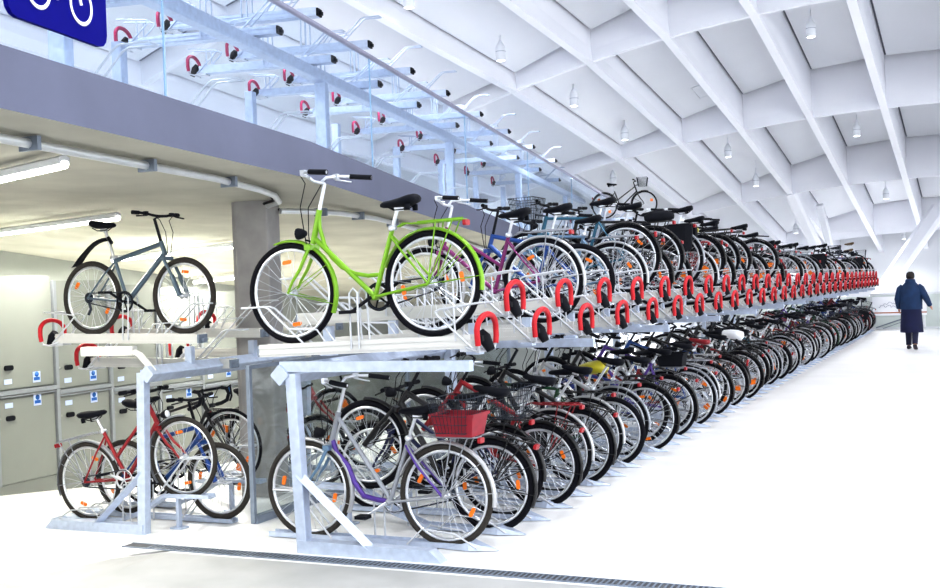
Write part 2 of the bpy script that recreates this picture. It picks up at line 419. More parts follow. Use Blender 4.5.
def frame_paths(kind):
    g = GEO[kind]; BB, ST, HB, HT, R = g['BB'], g['ST'], g['HB'], g['HT'], g['R']
    L = lambda a, c, t: (a[0]+(c[0]-a[0])*t, a[1]+(c[1]-a[1])*t)
    P = []
    th = .021 if kind == 'mtb' else .0165
    P.append(([v3(BB), v3(ST)], .0165))
    P.append(([v3(HB), v3(HT)], .021))
    h1 = L(HB, HT, .18); h2 = L(HB, HT, .85)
    if kind == 'swan':
        s1 = L(BB, ST, .33)
        P.append(([v3(h1), v3(L(h1, BB, .45)), v3((BB[0]+.06, BB[1]+.06)), v3(BB)], .0185))
        h2 = L(HB, HT, .93); P.append(([v3(h2), v3((h2[0]+.004, h2[1]-.10)), v3((h2[0]-.025, h2[1]-.22)), v3((h2[0]-.075, h2[1]-.31)), v3((h2[0]-.15, h2[1]-.385)), v3((h2[0]-.25, h2[1]-.435)), v3((h2[0]-.35, h2[1]-.455)), v3(s1)], .0145))
    elif kind == 'wave':
        P.append(([v3(h2), v3((BB[0]+.02, BB[1]+.05)), v3(BB)], .0165))
    elif kind == 'trapez':
        P.append(([v3(h1), v3(BB)], .0175)); P.append(([v3(h2), v3(L(BB, ST, .45))], .0150))
    elif kind == 'mtb':
        P.append(([v3(h1), v3(BB)], .0235)); P.append(([v3(h2), v3(L(BB, ST, .93))], .0205))
    else:
        P.append(([v3(h1), v3(BB)], .0165)); P.append(([v3(h2), v3(L(BB, ST, .95))], .0150))
    for s in (-1, 1):
        P.append(([v3(BB, s*.025), v3((BB[0]*.62, (BB[1]*.62+R*.38)), s*.045), v3((0, R), s*.062)], .0095))
        P.append(([v3(L(BB, ST, .9), s*.012), v3(L(L(BB, ST, .9), (0, R), .35), s*.045), v3((0, R), s*.062)], .0080))
    return P
def m_frame(kind, n=8, fork=False):
    b = MB()
    for pts, r in frame_paths(kind): b.tube(pts, r, n)
    g = GEO[kind]; b.lathe([(0, -.036), (.022, -.036), (.022, .036), (0, .036)], (g['BB'][0], 0, g['BB'][1]), n, axis='y')
    if fork: _fork(b, kind, n)
    return b
def _fork(b, kind, n):
    g = GEO[kind]; HB = g['HB']; hub = (g['wb'], g['R'])
    for s in (-1, 1):
        if kind == 'mtb':
            mid = (HB[0]+(hub[0]-HB[0])*.45+.02, HB[1]+(hub[1]-HB[1])*.5)
            b.tube([v3((HB[0]+.015, HB[1]-.02), s*.055), v3(mid, s*.055)], .0145, n)
            b.tube([v3(mid, s*.055), v3(hub, s*.058)], .021, n)
        else:
            b.tube([v3((HB[0]+.005, HB[1]-.01), s*.020), v3((HB[0]+.02, HB[1]-.05), s*.045), v3((HB[0]+(hub[0]-HB[0])*.45, HB[1]-.17), s*.05), v3((hub[0]-.045, hub[1]+.08), s*.052), v3(hub, s*.055)], [.012, .0135, .012, .010, .008], n)
    b.box((HB[0]+.012, 0, HB[1]-.025), (.05, .12, .035))
def m_fork(kind):
    b = MB(); _fork(b, kind, 8); return b
def bar_geo(kind, bar):
    g = GEO[kind]; HT = g['HT']; d = (-.30, .954); up = {'city': .18, 'flat': .10, 'drop': .07}[bar]+(.11 if kind == 'mtb' else 0)
    c = (HT[0]+d[0]*up, HT[1]+d[1]*up)
    if bar == 'city':
        half = [(c[0], 0, c[1]), (c[0]+.055, .05, c[1]+.02), (c[0]+.065, .13, c[1]+.055), (c[0]+.03, .21, c[1]+.065), (c[0]-.05, .262, c[1]+.06), (c[0]-.12, .285, c[1]+.05), (c[0]-.20, .295, c[1]+.04)]; ng = 3
    elif bar == 'flat':
        half = [(c[0]+.06, 0, c[1]+.02), (c[0]+.06, .09, c[1]+.025), (c[0]+.05, .17, c[1]+.04), (c[0]+.035, .24, c[1]+.043), (c[0]+.015, .305, c[1]+.045)]; ng = 2
    else:
        half = [(c[0]+.08, 0, c[1]), (c[0]+.08, .17, c[1]), (c[0]+.12, .20, c[1]), (c[0]+.17, .205, c[1]-.02), (c[0]+.185, .205, c[1]-.07), (c[0]+.15, .205, c[1]-.125), (c[0]+.08, .205, c[1]-.14), (c[0]+.02, .205, c[1]-.14)]; ng = 6
    return HT, c, half, ng
def m_bar(kind, bar, n=8):
    HT, c, half, ng = bar_geo(kind, bar); b = MB()
    b.tube([v3(HT), v3(c), half[0]] if bar != 'city' else [v3(HT), v3(c)], .0135, n)
    full = [(p[0], -p[1], p[2]) for p in half[:0:-1]]+half; b.tube(full, .0115, n)
    return b
def m_grip(kind, bar, s, n=8):
    HT, c, half, ng = bar_geo(kind, bar); b = MB()
    pts = [(p[0], s*p[1], p[2]) for p in half[-ng:]]
    b.tube(pts, .0175, n); return b
def m_lever(kind, bar, s):
    HT, c, half, ng = bar_geo(kind, bar); b = MB(); p = Vector(half[-ng-1 if ng < len(half) else 0]); q = Vector(half[-1]); p.y *= s; q.y *= s
    if bar == 'drop':
        p = Vector(half[3]); p.y *= s; b.tube([p, p+Vector((.05, 0, .02)), p+Vector((.04, 0, -.08)), p+Vector((.01, 0, -.12))], .009, 6)
    else:
        d = (q-p).normalized(); o = Vector((.045, 0, -.025)) if bar == 'city' else Vector((.05, 0, -.03))
        b.box(p, (.035, .03, .035)); b.tube([p, p+o*.7+d*.02, p+o+d*.10, p+o*1.15+d*.15], .006, 6)
    return b
def m_cables(kind, bar):
    HT, c, half, ng = bar_geo(kind, bar); b = MB(); g = GEO[kind]
    for s in (-1, 1):
        p = Vector(half[-ng-1]); p.y *= s; h = v3(g['HB'])
        b.tube([p, p+Vector((.05, -s*.04, -.01)), p+Vector((.06, -s*.11, -.06)), Vector((h.x+.05, s*.05, (p.z+h.z)/2+.02)), h+Vector((.045, s*.025, .06)), h+Vector((.04, s*.02, .0))], .0033, 5)
    return b
def sad_sec(x, w, z, th):
    z -= (x-.2)*-.0 + (x-.25)*.06
    return [(x, w*cos(a), z+th*sin(a)*(1 if sin(a) > 0 else 1.2)) for a in [2*pi*k/10 for k in range(10)]]
def m_saddle(kind, wide=True):
    g = GEO[kind]; x, z = seat_pt(kind); W = 1.0 if wide else .72; b = MB()
    b.loft([sad_sec(x-.135, .03*W, z+.008, .008), sad_sec(x-.125, .088*W, z+.012, .028), sad_sec(x-.08, .105*W, z+.005, .034), sad_sec(x-.02, .08*W, z, .03), sad_sec(x+.05, .042*W, z, .024), sad_sec(x+.11, .025*W, z+.002, .02), sad_sec(x+.135, .012*W, z, .010)])
    for s in (-1, 1): b.tube([(x-.09, s*.05, z-.02), (x-.05, s*.03, z-.045), (x+.03, s*.022, z-.045), (x+.09, s*.012, z-.015)], .004, 5)
    if wide:
        for s in (-1, 1): b.lathe([(0, 0), (.018, 0), (.02, .04), (0, .04)], (x-.09, s*.055, z-.055), 8)
    return b
def seat_pt(kind):
    g = GEO[kind]; BB, ST = g['BB'], g['ST']; L = sqrt((ST[0]-BB[0])**2+(ST[1]-BB[1])**2); up = {'swan': .14, 'wave': .165, 'trapez': .145, 'diamond': .105, 'mtb': .28, 'road': .11}[kind]
    d = ((ST[0]-BB[0])/L, (ST[1]-BB[1])/L); return (ST[0]+d[0]*up-.01, ST[1]+d[1]*up+.03)
def m_post(kind):
    b = MB(); x, z = seat_pt(kind); b.tube([v3(GEO[kind]['ST']), (x+.01, 0, z-.03)], .0130, 8); b.box((x, 0, z-.04), (.05, .04, .025)); b.lathe([(0, -.03), (.02, -.03), (.02, .03), (0, .03)], (GEO[kind]['ST'][0], 0, GEO[kind]['ST'][1]), 8, axis='y'); return b
def m_crank(kind, hi=True):
    g = GEO[kind]; BB = g['BB']; b = MB(); n = 24 if hi else 12
    b.ring((BB[0], -.045, BB[1]), .085, .006, n, 4, sq=(2.0, .5))
    for k in range(5):
        a = 2*pi*k/5; b.tube([(BB[0], -.045, BB[1]), (BB[0]+.08*cos(a), -.045, BB[1]+.08*sin(a))], .007, 4)
    a = 2.6
    for s, t in ((-1, a), (1, a+pi)):
        b.tube([(BB[0], s*.06, BB[1]), (BB[0]+.168*cos(t), s*.075, BB[1]+.168*sin(t))], [.013, .010], 6)
    return b
def m_pedal(kind, s):
    g = GEO[kind]; BB = g['BB']; b = MB(); t = 2.6+(pi if s > 0 else 0)
    b.box((BB[0]+.168*cos(t), s*.13, BB[1]+.168*sin(t)), (.085, .085, .022)); b.box((BB[0]+.168*cos(t), s*.13, BB[1]+.168*sin(t)), (.06, .10, .012)); return b
def m_chain(kind):
    g = GEO[kind]; BB, R = g['BB'], g['R']; b = MB()
    up = [(BB[0]+.085*cos(pi/2-k*pi/6), -.045, BB[1]+.085*sin(pi/2-k*pi/6)) for k in range(7)]
    lo = [(.045*cos(-pi/2-k*pi/6), -.045, R+.045*sin(-pi/2-k*pi/6)) for k in range(7)]
    b.tube(up+lo, .005, 4, closed=True); b.lathe([(0, -.05), (.045, -.05), (.045, -.035), (0, -.035)], (0, 0, R), 12, axis='y')
    if kind in ('mtb', 'diamond', 'road'):
        b.tube([(.01, -.05, R-.05), (.03, -.055, R-.10), (-.0, -.055, R-.15)], .013, 6)
    return b
def m_guard(kind):
    g = GEO[kind]; BB, R = g['BB'], g['R']; b = MB()
    prof = [(BB[0]+.11*cos(a), BB[1]+.11*sin(a)) for a in [pi/2-k*pi/8 for k in range(9)]]+[(.0+.05*cos(a), R+.05*sin(a)) for a in [-pi/2-k*pi/5 for k in range(6)]]
    b.prism(prof, 1, -.062, -.040); return b
def m_fender(c, R, a0, a1, n=16, w=.028):
    b = MB(); secs = []
    for i in range(n+1):
        a = a0+(a1-a0)*i/n; ca, sa = cos(a), sin(a); sec = []
        for (y, dr) in ((-w, -.014), (-w*.6, .0), (0, .006), (w*.6, 0), (w, -.014), (w*.6, -.003), (0, .003), (-w*.6, -.003)):
            sec.append((c[0]+(R+dr)*ca, y, c[1]+(R+dr)*sa))
        secs.append(sec)
    b.loft(secs); 
    return b
def m_fender_front(kind):
    g = GEO[kind]; c = (g['wb'], g['R']); b = m_fender(c, g['R']+.016, radians(72), radians(205), 14)
    for s in (-1, 1):
        for a in (radians(195), radians(150)): b.tube([(c[0]+(c and (g['R']+.012))*cos(a), s*.026, c[1]+(g['R']+.012)*sin(a)), (c[0], s*.055, c[1])], .003, 4)
    return b
def m_fender_rear(kind):
    g = GEO[kind]; c = (0, g['R']); b = m_fender(c, g['R']+.016, radians(20), radians(190), 18)
    for s in (-1, 1):
        for a in (radians(175), radians(140)): b.tube([(c[0]+(g['R']+.012)*cos(a), s*.026, c[1]+(g['R']+.012)*sin(a)), (0, s*.06, c[1])], .003, 4)
    return b
def m_mudflap(kind):       # short clip-on mountain bike mudguard
    b = MB(); secs = []
    for i in range(9):
        t = i/8; x = .23-.42*t; z = .865-.23*t+.075*sin(t*pi); w = .022+.03*t
        secs.append([(x, -w, z-.022), (x, 0, z+.010), (x, w, z-.022), (x, 0, z-.010)])
    b.loft(secs); b.tube([(.245, 0, .82), (.20, 0, .875)], .017, 6); return b
def m_rack(kind, n=6):
    g = GEO[kind]; R = g['R']; z = 2*R+.05; b = MB()
    for s in (-1, 1):
        b.tube([(.17, s*.025, z+.01), (.10, s*.055, z), (-.22, s*.06, z), (-.26, s*.03, z)], .006, n)
        b.tube([(-.08, s*.058, z), (0, s*.068, R)], .005, n); b.tube([(-.20, s*.058, z), (0, s*.068, R)], .005, n)
        b.tube([(.17, s*.025, z+.01), (.22, s*.012, z-.01)], .006, n)
    for x in (.10, 0, -.10, -.2, -.26): b.tube([(x, -.06 if x > -.25 else -.03, z), (x, .06 if x > -.25 else .03, z)], .005, n)
    b.tube([(.08, 0, z+.012), (-.25, 0, z+.012)], .004, n)
    return b
def m_headlight(kind):
    g = GEO[kind]; b = MB(); x, z = g['HB'][0]+.06, g['HB'][1]+.075
    b.lathe([(0, -.035), (.018, -.03), (.034, .0), (.040, .03), (.040, .038)], (x+.02, 0, z), 12, axis='x'); b.tube([(x-.05, 0, z-.06), (x-.0, 0, z-.045)], .006, 5); return b
def m_lens(kind):
    g = GEO[kind]; b = MB(); x, z = g['HB'][0]+.06, g['HB'][1]+.075
    b.lathe([(0, .036), (.036, .037), (.02, .046), (0, .048)], (x+.02, 0, z), 12, axis='x'); return b
def m_taillight(kind, rack=True):
    g = GEO[kind]; b = MB(); R = g['R']
    if rack: b.rbox((-.270, 0, 2*R+.028), (.022, .070, .036), .010, axis=0)
    else: b.rbox((-(R+.035)*cos(radians(35))-.005, 0, R+(R+.035)*sin(radians(35))), (.028, .034, .052), .01, axis=2)
    return b
def m_basket(kind, where):
    g = GEO[kind]; b = MB()
    if where == 'front': cx, z0 = g['HT'][0]+.21, g['HT'][1]-.03
    else: cx, z0 = -.11, 2*g['R']+.065
    lx0, ly0, lx1, ly1, h = .105, .13, .14, .18, .23
    def P(u, t):   # perimeter
        a, c = lx0+(lx1-lx0)*t, ly0+(ly1-ly0)*t
        k = u % 4; 
        if k < 1: return (cx-a+2*a*k, -c, z0+h*t)
        if k < 2: return (cx+a, -c+2*c*(k-1), z0+h*t)
        if k < 3: return (cx+a-2*a*(k-2), c, z0+h*t)
        return (cx-a, c-2*c*(k-3), z0+h*t)
    for t in (0, .25, .5, .75, 1.0): b.tube([P(u, t) for u in (0, 1, 2, 3)], .0045 if t == 1 else .003, 4, closed=True)
    for i in range(36): u = i/9; b.tube([P(u, 0), P(u, 1)], .0040 if where == 'front' else .0024, 3, cap=False)
    for i in range(1, 8): t = i/8; b.tube([(cx-lx0+2*lx0*t, -ly0, z0), (cx-lx0+2*lx0*t, ly0, z0)], .0024, 3, cap=False)
    if where == 'front': b.tube([(cx-.1, .05, z0+.05), v3(g['HT'])], .008, 5); b.tube([(cx-.1, -.05, z0+.05), v3(g['HT'])], .008, 5)
    return b
def m_crate(kind):
    g = GEO[kind]; b = MB(); z0 = 2*g['R']+.06; t = .008
    def ringz(z, a, c): return [(-.12-a, -c, z), (-.12+a, -c, z), (-.12+a, c, z), (-.12-a, c, z)]
    b.loft([ringz(z0, .13, .10), ringz(z0+.15, .155, .13), ringz(z0+.15, .145, .12), ringz(z0+.012, .122, .092)], smooth=False)
    b.loft([ringz(z0+.13, .162, .136), ringz(z0+.152, .165, .139)], smooth=False, cap=False)
    return b
def m_bags(kind):
    g = GEO[kind]; b = MB(); z = 2*g['R']+.04
    for s in (-1, 1):
        secs = [[(-.10+a*cx, s*(.07+o), z-.30+.30*t) for (cx, o) in ((-1, 0), (1, 0), (1.05, .07), (.6, .10), (-.6, .10), (-1.05, .07))] for t, a in ((0, .12), (.1, .14), (.8, .16), (1, .155))]
        b.loft(secs, smooth=False)
    b.box((-.1, 0, z+.012), (.26, .20, .02)); return b
def m_roll(kind):
    b = MB(); g = GEO[kind]; z = 2*g['R']+.10; b.tube([(.05, 0, z), (-.02, 0, z+.005), (-.2, 0, z+.005), (-.27, 0, z)], [.03, .062, .062, .03], 10); return b
def m_cover(kind):
    x, z = seat_pt(kind); b = MB()
    b.loft([sad_sec(x-.16, .05, z, .03), sad_sec(x-.14, .115, z+.005, .06), sad_sec(x-.06, .13, z+.01, .065), sad_sec(x+.04, .085, z+.005, .06), sad_sec(x+.13, .04, z, .04), sad_sec(x+.15, .01, z, .01)]); return b

COL = {}
def paint(name, c, metal=.15, rough=.3): COL[name] = mat('paint_'+name.replace(' ', '_'), tuple(x*.55 for x in c), rough, metal, noise=.06, nscale=14, coat=.3)
for n, c in {'lime green': (.36, .72, .02), 'magenta': (.36, .02, .25), 'blue': (.015, .12, .50), 'teal blue': (.03, .22, .36), 'red': (.52, .01, .025), 'dark red': (.28, .01, .02), 'black': (.008, .008, .012),
             'silver': (.55, .58, .64), 'grey blue': (.16, .24, .32), 'white': (.82, .83, .86), 'navy': (.01, .02, .13), 'dark green': (.01, .12, .04), 'purple': (.16, .06, .50), 'cobalt': (.02, .05, .40),
             'graphite': (.03, .035, .045), 'light blue': (.25, .42, .62), 'bronze': (.20, .11, .04), 'yellow': (.85, .75, .02), 'orange': (.8, .2, .02)}.items(): paint(n, c)
M_cover = mat('plastic_bag_cover', (.86, .87, .90), .5, noise=.06, nscale=12)
M_canvas = mat('black_canvas', (.006, .007, .012), .8, noise=.25, nscale=20, spec=.2)
M_crate = mat('dark_red_crate', (.33, .01, .03), .5, noise=.2, nscale=12)
M_bwire = mat('dark_wire', (.02, .03, .05), .4, .4, noise=.1)

def make_bike(sp, loc, rotz, pit=0.0, lean=0.0, lod=0, label='', group=None, name='bicycle'):
    k = sp['kind']; g = GEO[k]; R, r, wb = g['R'], sp.get('r', g['r']), g['wb']
    t = thing(name, label, 'bicycle', loc, (lean, pit, rotz), group)
    c = COL[sp['col']]; bar = sp.get('bar', 'city'); n = 8 if lod == 0 else 6
    fm = sp.get('mud'); fcol = None if not fm else COL[fm] if fm in COL else M_chrome
    tym = M_tyreb if sp.get('worn') else M_tyre
    if lod == 0:
        fr = link('frame', cached(('frame', k), lambda: m_frame(k, 9)), c, t)
        link('fork', cached(('fork', k), lambda: m_fork(k)), COL[sp.get('fork', sp['col'])], t)
        for i, x in enumerate((0, wb)):
            w = link('wheel', cached(('rim', R, r), lambda: m_rim(R, r)), M_chrome if not sp.get('darkrim') else M_bwire, t, (x, 0, R))
            w.rotation_euler = (0, random.uniform(0, 6.28), 0)
            link('tyre', cached(('tyre', R, r), lambda: m_tyre(R, r)), tym, w)
            link('spokes', cached(('spokes', R, r), lambda: m_spokes(R, r)), M_spoke, w)
            for a in (0.4, .4+pi): link('reflector', cached(('refl', R, a), lambda: m_reflector(R, a)), M_amber, w)
        hb = link('handlebar', cached(('bar', k, bar), lambda: m_bar(k, bar)), M_chrome if sp.get('silverbar', bar == 'city') else M_black, t)
        for s in (-1, 1):
            link('grip', cached(('grip', k, bar, s), lambda: m_grip(k, bar, s)), M_black, hb)
            link('brake_lever', cached(('lever', k, bar, s), lambda: m_lever(k, bar, s)), M_black if bar != 'city' else M_chrome, hb)
        link('brake_cable', cached(('cab', k, bar), lambda: m_cables(k, bar)), M_black, t)
        link('seat_post', cached(('post', k), lambda: m_post(k)), M_chrome, t)
        cr = link('crankset', cached(('crank', k), lambda: m_crank(k)), M_black if k in ('mtb', 'road', 'swan') else M_chrome, t)
        for s in (-1, 1): link('pedal', cached(('pedal', k, s), lambda: m_pedal(k, s)), M_black, cr)
        link('chain', cached(('chain', k), lambda: m_chain(k)), M_bwire, t)
        if sp.get('guard'): link('chain_guard', cached(('guard', k), lambda: m_guard(k)), M_black, t)
    else:
        link('frame', cached(('framef', k), lambda: m_frame(k, 6, True)), c, t)
        for i, x in enumerate((0, wb)):
            w = link('wheel', cached(('wheel_lo', R, r), lambda: m_wheel_lo(R, r), 3), [tym, M_chrome if not sp.get('darkrim') else M_bwire, M_amber], t, (x, 0, R))
            w.rotation_euler = (0, random.uniform(0, 6.28), 0)
        hb = link('handlebar', cached(('bar6', k, bar), lambda: m_bar(k, bar, 6)), M_chrome if sp.get('silverbar', bar == 'city') else M_black, t)
        if lod == 1:
            for s in (-1, 1): link('grip', cached(('grip6', k, bar, s), lambda: m_grip(k, bar, s, 6)), M_black, hb)
            link('crankset', cached(('crank6', k), lambda: m_crank(k, False)), M_bwire, t)
        link('seat_post', cached(('post', k), lambda: m_post(k)), M_chrome, t)
    wide = k in ('swan', 'wave', 'trapez')
    sad = sp.get('saddle')
    link('saddle', cached(('saddle', k, wide), lambda: m_saddle(k, wide)), COL[sad] if sad else M_leath, t)
    if fm == 'flap': link('mudguard', cached(('flap', k), lambda: m_mudflap(k)), M_black, t)
    elif fm:
        link('mudguard', cached(('fr', k), lambda: m_fender_rear(k)), fcol, t); link('mudguard', cached(('ff', k), lambda: m_fender_front(k)), fcol, t)
    rk = sp.get('rack')
    if rk: link('luggage_rack', cached(('rack', k), lambda: m_rack(k)), COL[rk] if rk in COL else M_chrome, t)
    if sp.get('lamp', True) and k != 'road' and lod < 2:
        if lod == 0:
            hl = link('headlight', cached(('hl', k), lambda: m_headlight(k)), M_black, t); link('lens', cached(('lens', k), lambda: m_lens(k)), M_lens, hl)
    if fm and fm != 'flap': link('tail_light', cached(('tl', k, bool(rk)), lambda: m_taillight(k, bool(rk))), M_redlens, t)
    if sp.get('basket') == 'front': link('basket', cached(('bf', k), lambda: m_basket(k, 'front')), M_bwire, t)
    if sp.get('basket') == 'rear': link('basket', cached(('br', k), lambda: m_basket(k, 'rear')), sp.get('bmat', M_bwire), t)
    if sp.get('crate'): link('crate', cached(('crate', k), lambda: m_crate(k)), M_crate if sp['crate'] == 'red' else M_canvas, t)
    if sp.get('bags'): link('pannier_bags', cached(('bags', k), lambda: m_bags(k)), M_canvas, t)
    if sp.get('roll'): link('rack_bag', cached(('roll', k), lambda: m_roll(k)), M_canvas, t)
    if sp.get('cover'): link('saddle_cover', cached(('cover', k), lambda: m_cover(k)), M_cover if sp['cover'] == 'white' else COL[sp['cover']], t)
    return t

KN = {'wave': 'wave-frame city bike', 'swan': 'swan-frame city bike', 'trapez': 'step-through bike', 'diamond': 'touring bike', 'mtb': 'mountain bike', 'road': 'racing bike'}
def describe(sp):
    s = sp['col']+' '+KN[sp['kind']]
    ex = []
    if sp.get('cover'): ex.append(sp['cover']+' saddle cover')
    elif sp.get('saddle'): ex.append(sp['saddle']+' saddle')
    if sp.get('crate'): ex.append(sp['crate']+' crate')
    if sp.get('basket'): ex.append('wire basket')
    if sp.get('bags'): ex.append('panniers')
    if sp.get('roll'): ex.append('rack bag')
    if not ex and sp.get('mud') and sp['mud'] != 'flap': ex.append((sp['mud'])+' mudguards')
    if not ex and sp.get('mud') == 'flap': ex.append('clip-on mudguard')
    return s+(' with '+ex[0] if ex else '')

# ------------------------------------------------------------------ rack pieces (local: x runs inwards from the aisle end)
TL = 1.60
def m_channel():
    b = MB(); w, h, t = .062, .085, .006
    prof = [(-w, 0), (w, 0), (w, h), (w-.022, h), (w-.022, h-.035), (-w+.022, h-.035), (-w+.022, h), (-w, h)]
    b.prism([(p[0], p[1]) for p in prof], 0, 0, TL)
    for s in (-1, 1):
        b.box((TL/2, s*(w+.003), .022), (TL, .006, .012)); b.box((TL/2, s*(w+.003), .062), (TL, .006, .012))
    return b
def m_endcap():
    b = MB(); b.box((TL+.008, 0, .04), (.02, .12, .075)); b.box((TL+.03, 0, .03), (.03, .05, .035)); return b
def m_clamp():      # sloping pair of bars that hold the front wheel
    b = MB()
    for s in (-1, 1):
        b.tube([(1.22, s*.055, .06), (1.52, s*.040, .33), (1.56, s*.038, .345), (1.74, s*.045, .345)], .008, 6)
        b.tube([(1.05, s*.058, .06), (1.13, s*.055, .17), (1.36, s*.05, .185)], .0065, 6)
    b.tube([(1.74, -.045, .345), (1.74, .045, .345)], .008, 6)
    return b
def m_midhoop():
    b = MB(); 
    for s in (-1, 1):
        b.tube([(.80, s*.075, .03), (.80, s*.06, .40), (.83, s*.055, .43), (.86, s*.06, .40), (.86, s*.075, .03)], .007, 6)
    return b
def m_rearguide():
    b = MB()
    for s in (-1, 1):
        b.tube([(-.02, s*.075, .0), (.22, s*.066, .22), (.235, s*.062, .245), (.20, s*.060, .258), (-.08, s*.07, .285), (-.12, s*.07, .285)], .0075, 6)
        b.tube([(.10, s*.065, .05), (.10, s*.065, .265)], .0065, 6)
    return b
def m_handlestem():
    b = MB()
    for s in (-1, 1): b.tube([(.06, s*.05, .02), (-.05, s*.08, -.02), (-.085, s*.125, -.01), (-.088, s*.14, .03)], .009, 6)
    b.tube([(-.05, -.08, -.02), (-.05, .08, -.02)], .011, 6); b.box((.03, 0, -.01), (.10, .11, .02)); return b
def m_handgrip():
    b = MB(); pts = []
    for k in range(15):
        a = pi*k/14; pts.append((-.09-.012*sin(a), .150*cos(a), .115+.095*sin(a)))
    pts = [(-.088, .140, .02)]+[(-.09, .150, .07)]+pts+[(-.09, -.150, .07), (-.088, -.140, .02)]
    b.tube(pts, .0195, 8); return b
def m_damper():
    b = MB(); b.tube([(-.10, -.03, -.02), (-.06, -.03, .06), (-.03, -.03, .10)], [.028, .042, .03], 10); b.box((-.07, .06, .06), (.04, .03, .035)); return b
def upper_tray(loc, rotz, label, tilt=0, group=None, red=None, simple=False):
    t = thing('bike_tray', label, 'bike tray', loc, (0, tilt, rotz), group)
    link('channel', cached('channel', m_channel), M_galv if simple else M_white, t)
    link('end_cap', cached('endcap', m_endcap), M_black if simple else M_galvd, t)
    link('wheel_clamp', cached('clamp', m_clamp), M_galv if simple else M_wire, t)
    link('guide_hoop', cached('midhoop', m_midhoop), M_galv if simple else M_wire, t)
    link('rear_guide', cached('rearguide', m_rearguide), M_galv if simple else M_wire, t)
    h = link('handle', cached('hstem', m_handlestem), M_wire, t); link('grip', cached('hgrip', m_handgrip), red or M_red, h)
    link('damper', cached('damper', m_damper), M_black, t)
    return t
# lower tier rail
def m_lrail(raised):
    b = MB(); w = .05
    def prof(z): return [(-w, z), (w, z), (w, z+.035), (w-.015, z+.035), (w-.015, z+.012), (-w+.015, z+.012), (-w+.015, z+.035), (-w, z+.035)]
    if not raised:
        b.prism(prof(.006), 0, .12, 1.75)
    else:
        secs = [[(x, p[0], p[1]) for p in prof(z)] for x, z in ((.12, .006), (.75, .012), (1.0, .10), (1.28, .26), (1.75, .27))]
        b.loft(secs, smooth=False); b.box((1.40, 0, .13), (.03, .04, .26)); b.box((1.40, 0, .008), (.12, .10, .014))
    # pointed shoe at the aisle end
    b._add([(-.03, -.012, .004), (-.03, .012, .004), (.16, -.075, .004), (.16, .075, .004), (.16, -.055, .06), (.16, .055, .06), (-.02, 0, .012), (.34, -.055, .004), (.34, .055, .004)],
           [(0, 1, 6), (0, 6, 4, 2), (1, 3, 5, 6), (4, 6, 5), (2, 4, 7), (3, 8, 5), (4, 5, 8, 7)], 0, False)
    return b
def m_lhoop(raised):
    b = MB(); z = .26 if raised else 0
    for s in (-1, 1): b.tube([(1.22, s*.05, z+.02), (1.50, s*.042, z+.33), (1.54, s*.04, z+.345), (1.70, s*.045, z+.345)], .008, 6)
    b.tube([(1.70, -.045, z+.345), (1.70, .045, z+.345)], .008, 6); return b
def m_lguide():
    b = MB()
    b.tube([(.86, -.075, 0), (.86, -.07, .33), (.87, -.065, .36), (.93, -.065, .36), (.94, -.07, .33), (.94, -.075, 0)], .007, 6)
    for s in (-1, 1): b.tube([(.10, s*.06, .02), (.26, s*.055, .11), (.50, s*.06, .13), (.62, s*.06, .02)], .0065, 6)
    return b
def lower_rail(loc, rotz, raised, label, group):
    t = thing('floor_rail', label, 'bike rail', loc, (0, 0, rotz), group)
    link('channel', cached(('lrail', raised), lambda: m_lrail(raised)), M_galv, t)
    link('wheel_clamp', cached(('lhoop', raised), lambda: m_lhoop(raised)), M_wire, t)
    link('guide_hoop', cached('lguide', m_lguide), M_wire, t)
# frame of the rack: local x inwards; post at x=px
def rack_frame_parts(t, ys, px, L, length0, length1, arms, dz=0):
    """posts at lateral positions ys (local y), beams from length0 to length1"""
    for i, y in enumerate(ys):
        b = MB()
        M = Matrix.Rotation(radians(2.2), 3, 'Y')
        b.rbox((px, y, .60+dz/2), (.08, .08, 1.22+dz), .008, axis=2, M=M); obj('post', b, M_galv, t)
        b = MB()
        b._add([(px-.0, y-.05, 0), (px-.0, y+.05, 0), (px-.0, y+.05, .085), (px-.0, y-.05, .085), (px-1.07, y-.05, 0), (px-1.07, y+.05, 0), (px-.99, y+.05, .075), (px-.99, y-.05, .075)],
               [(0, 1, 2, 3), (4, 7, 6, 5), (0, 4, 5, 1), (3, 2, 6, 7), (0, 3, 7, 4), (1, 5, 6, 2)], 0, False)
        obj('foot', b, M_galv, t)
        b = MB(); b.tube([(px, y, .52), (px-.54, y, .05)], .055, 4, smooth=False, sq=(1, .6)); obj('brace', b, M_galv, t)
        if not arms: continue
        b = MB(); b.box((px-.60, y, 1.255), (1.42, .06, .07)); obj('arm', b, M_galv, t)
    b = MB(); yc = (length0+length1)/2; M = Matrix.Rotation(radians(45), 3, 'Y')
    b.rbox((px+.10, yc, 1.20+dz), (.105, length1-length0, .105), .012, axis=1, M=M); obj('beam', b, M_galv, t)

# ------------------------------------------------------------------ RIGHT ROW (61 upper trays, 60 lower places)
SX, SP, NU = 6.56, .495, 61
YO = 2.95
H90 = pi/2       # local +x -> world +y, local +y -> world -x
fr = thing('rack_frame', 'galvanised two-tier bike rack frame carrying the long row beside the white hall floor', 'bike rack', (6.48, YO, 0), (0, 0, H90))
rack_frame_parts(fr, [-2.475*k for k in range(13)], 1.30, 0, -30.2, .05, True)
def m_riser():
    b = MB(); b.box((0, 0, 1.40), (.07, .05, .21)); b.box((0, 0, 1.30), (.10, .08, .02)); return b
for i in range(1, NU, 2):
    for x in (.22, 1.38): link('bracket', cached('riser', m_riser), M_galv, fr, (x, -(SX+SP*i-6.48), 0))

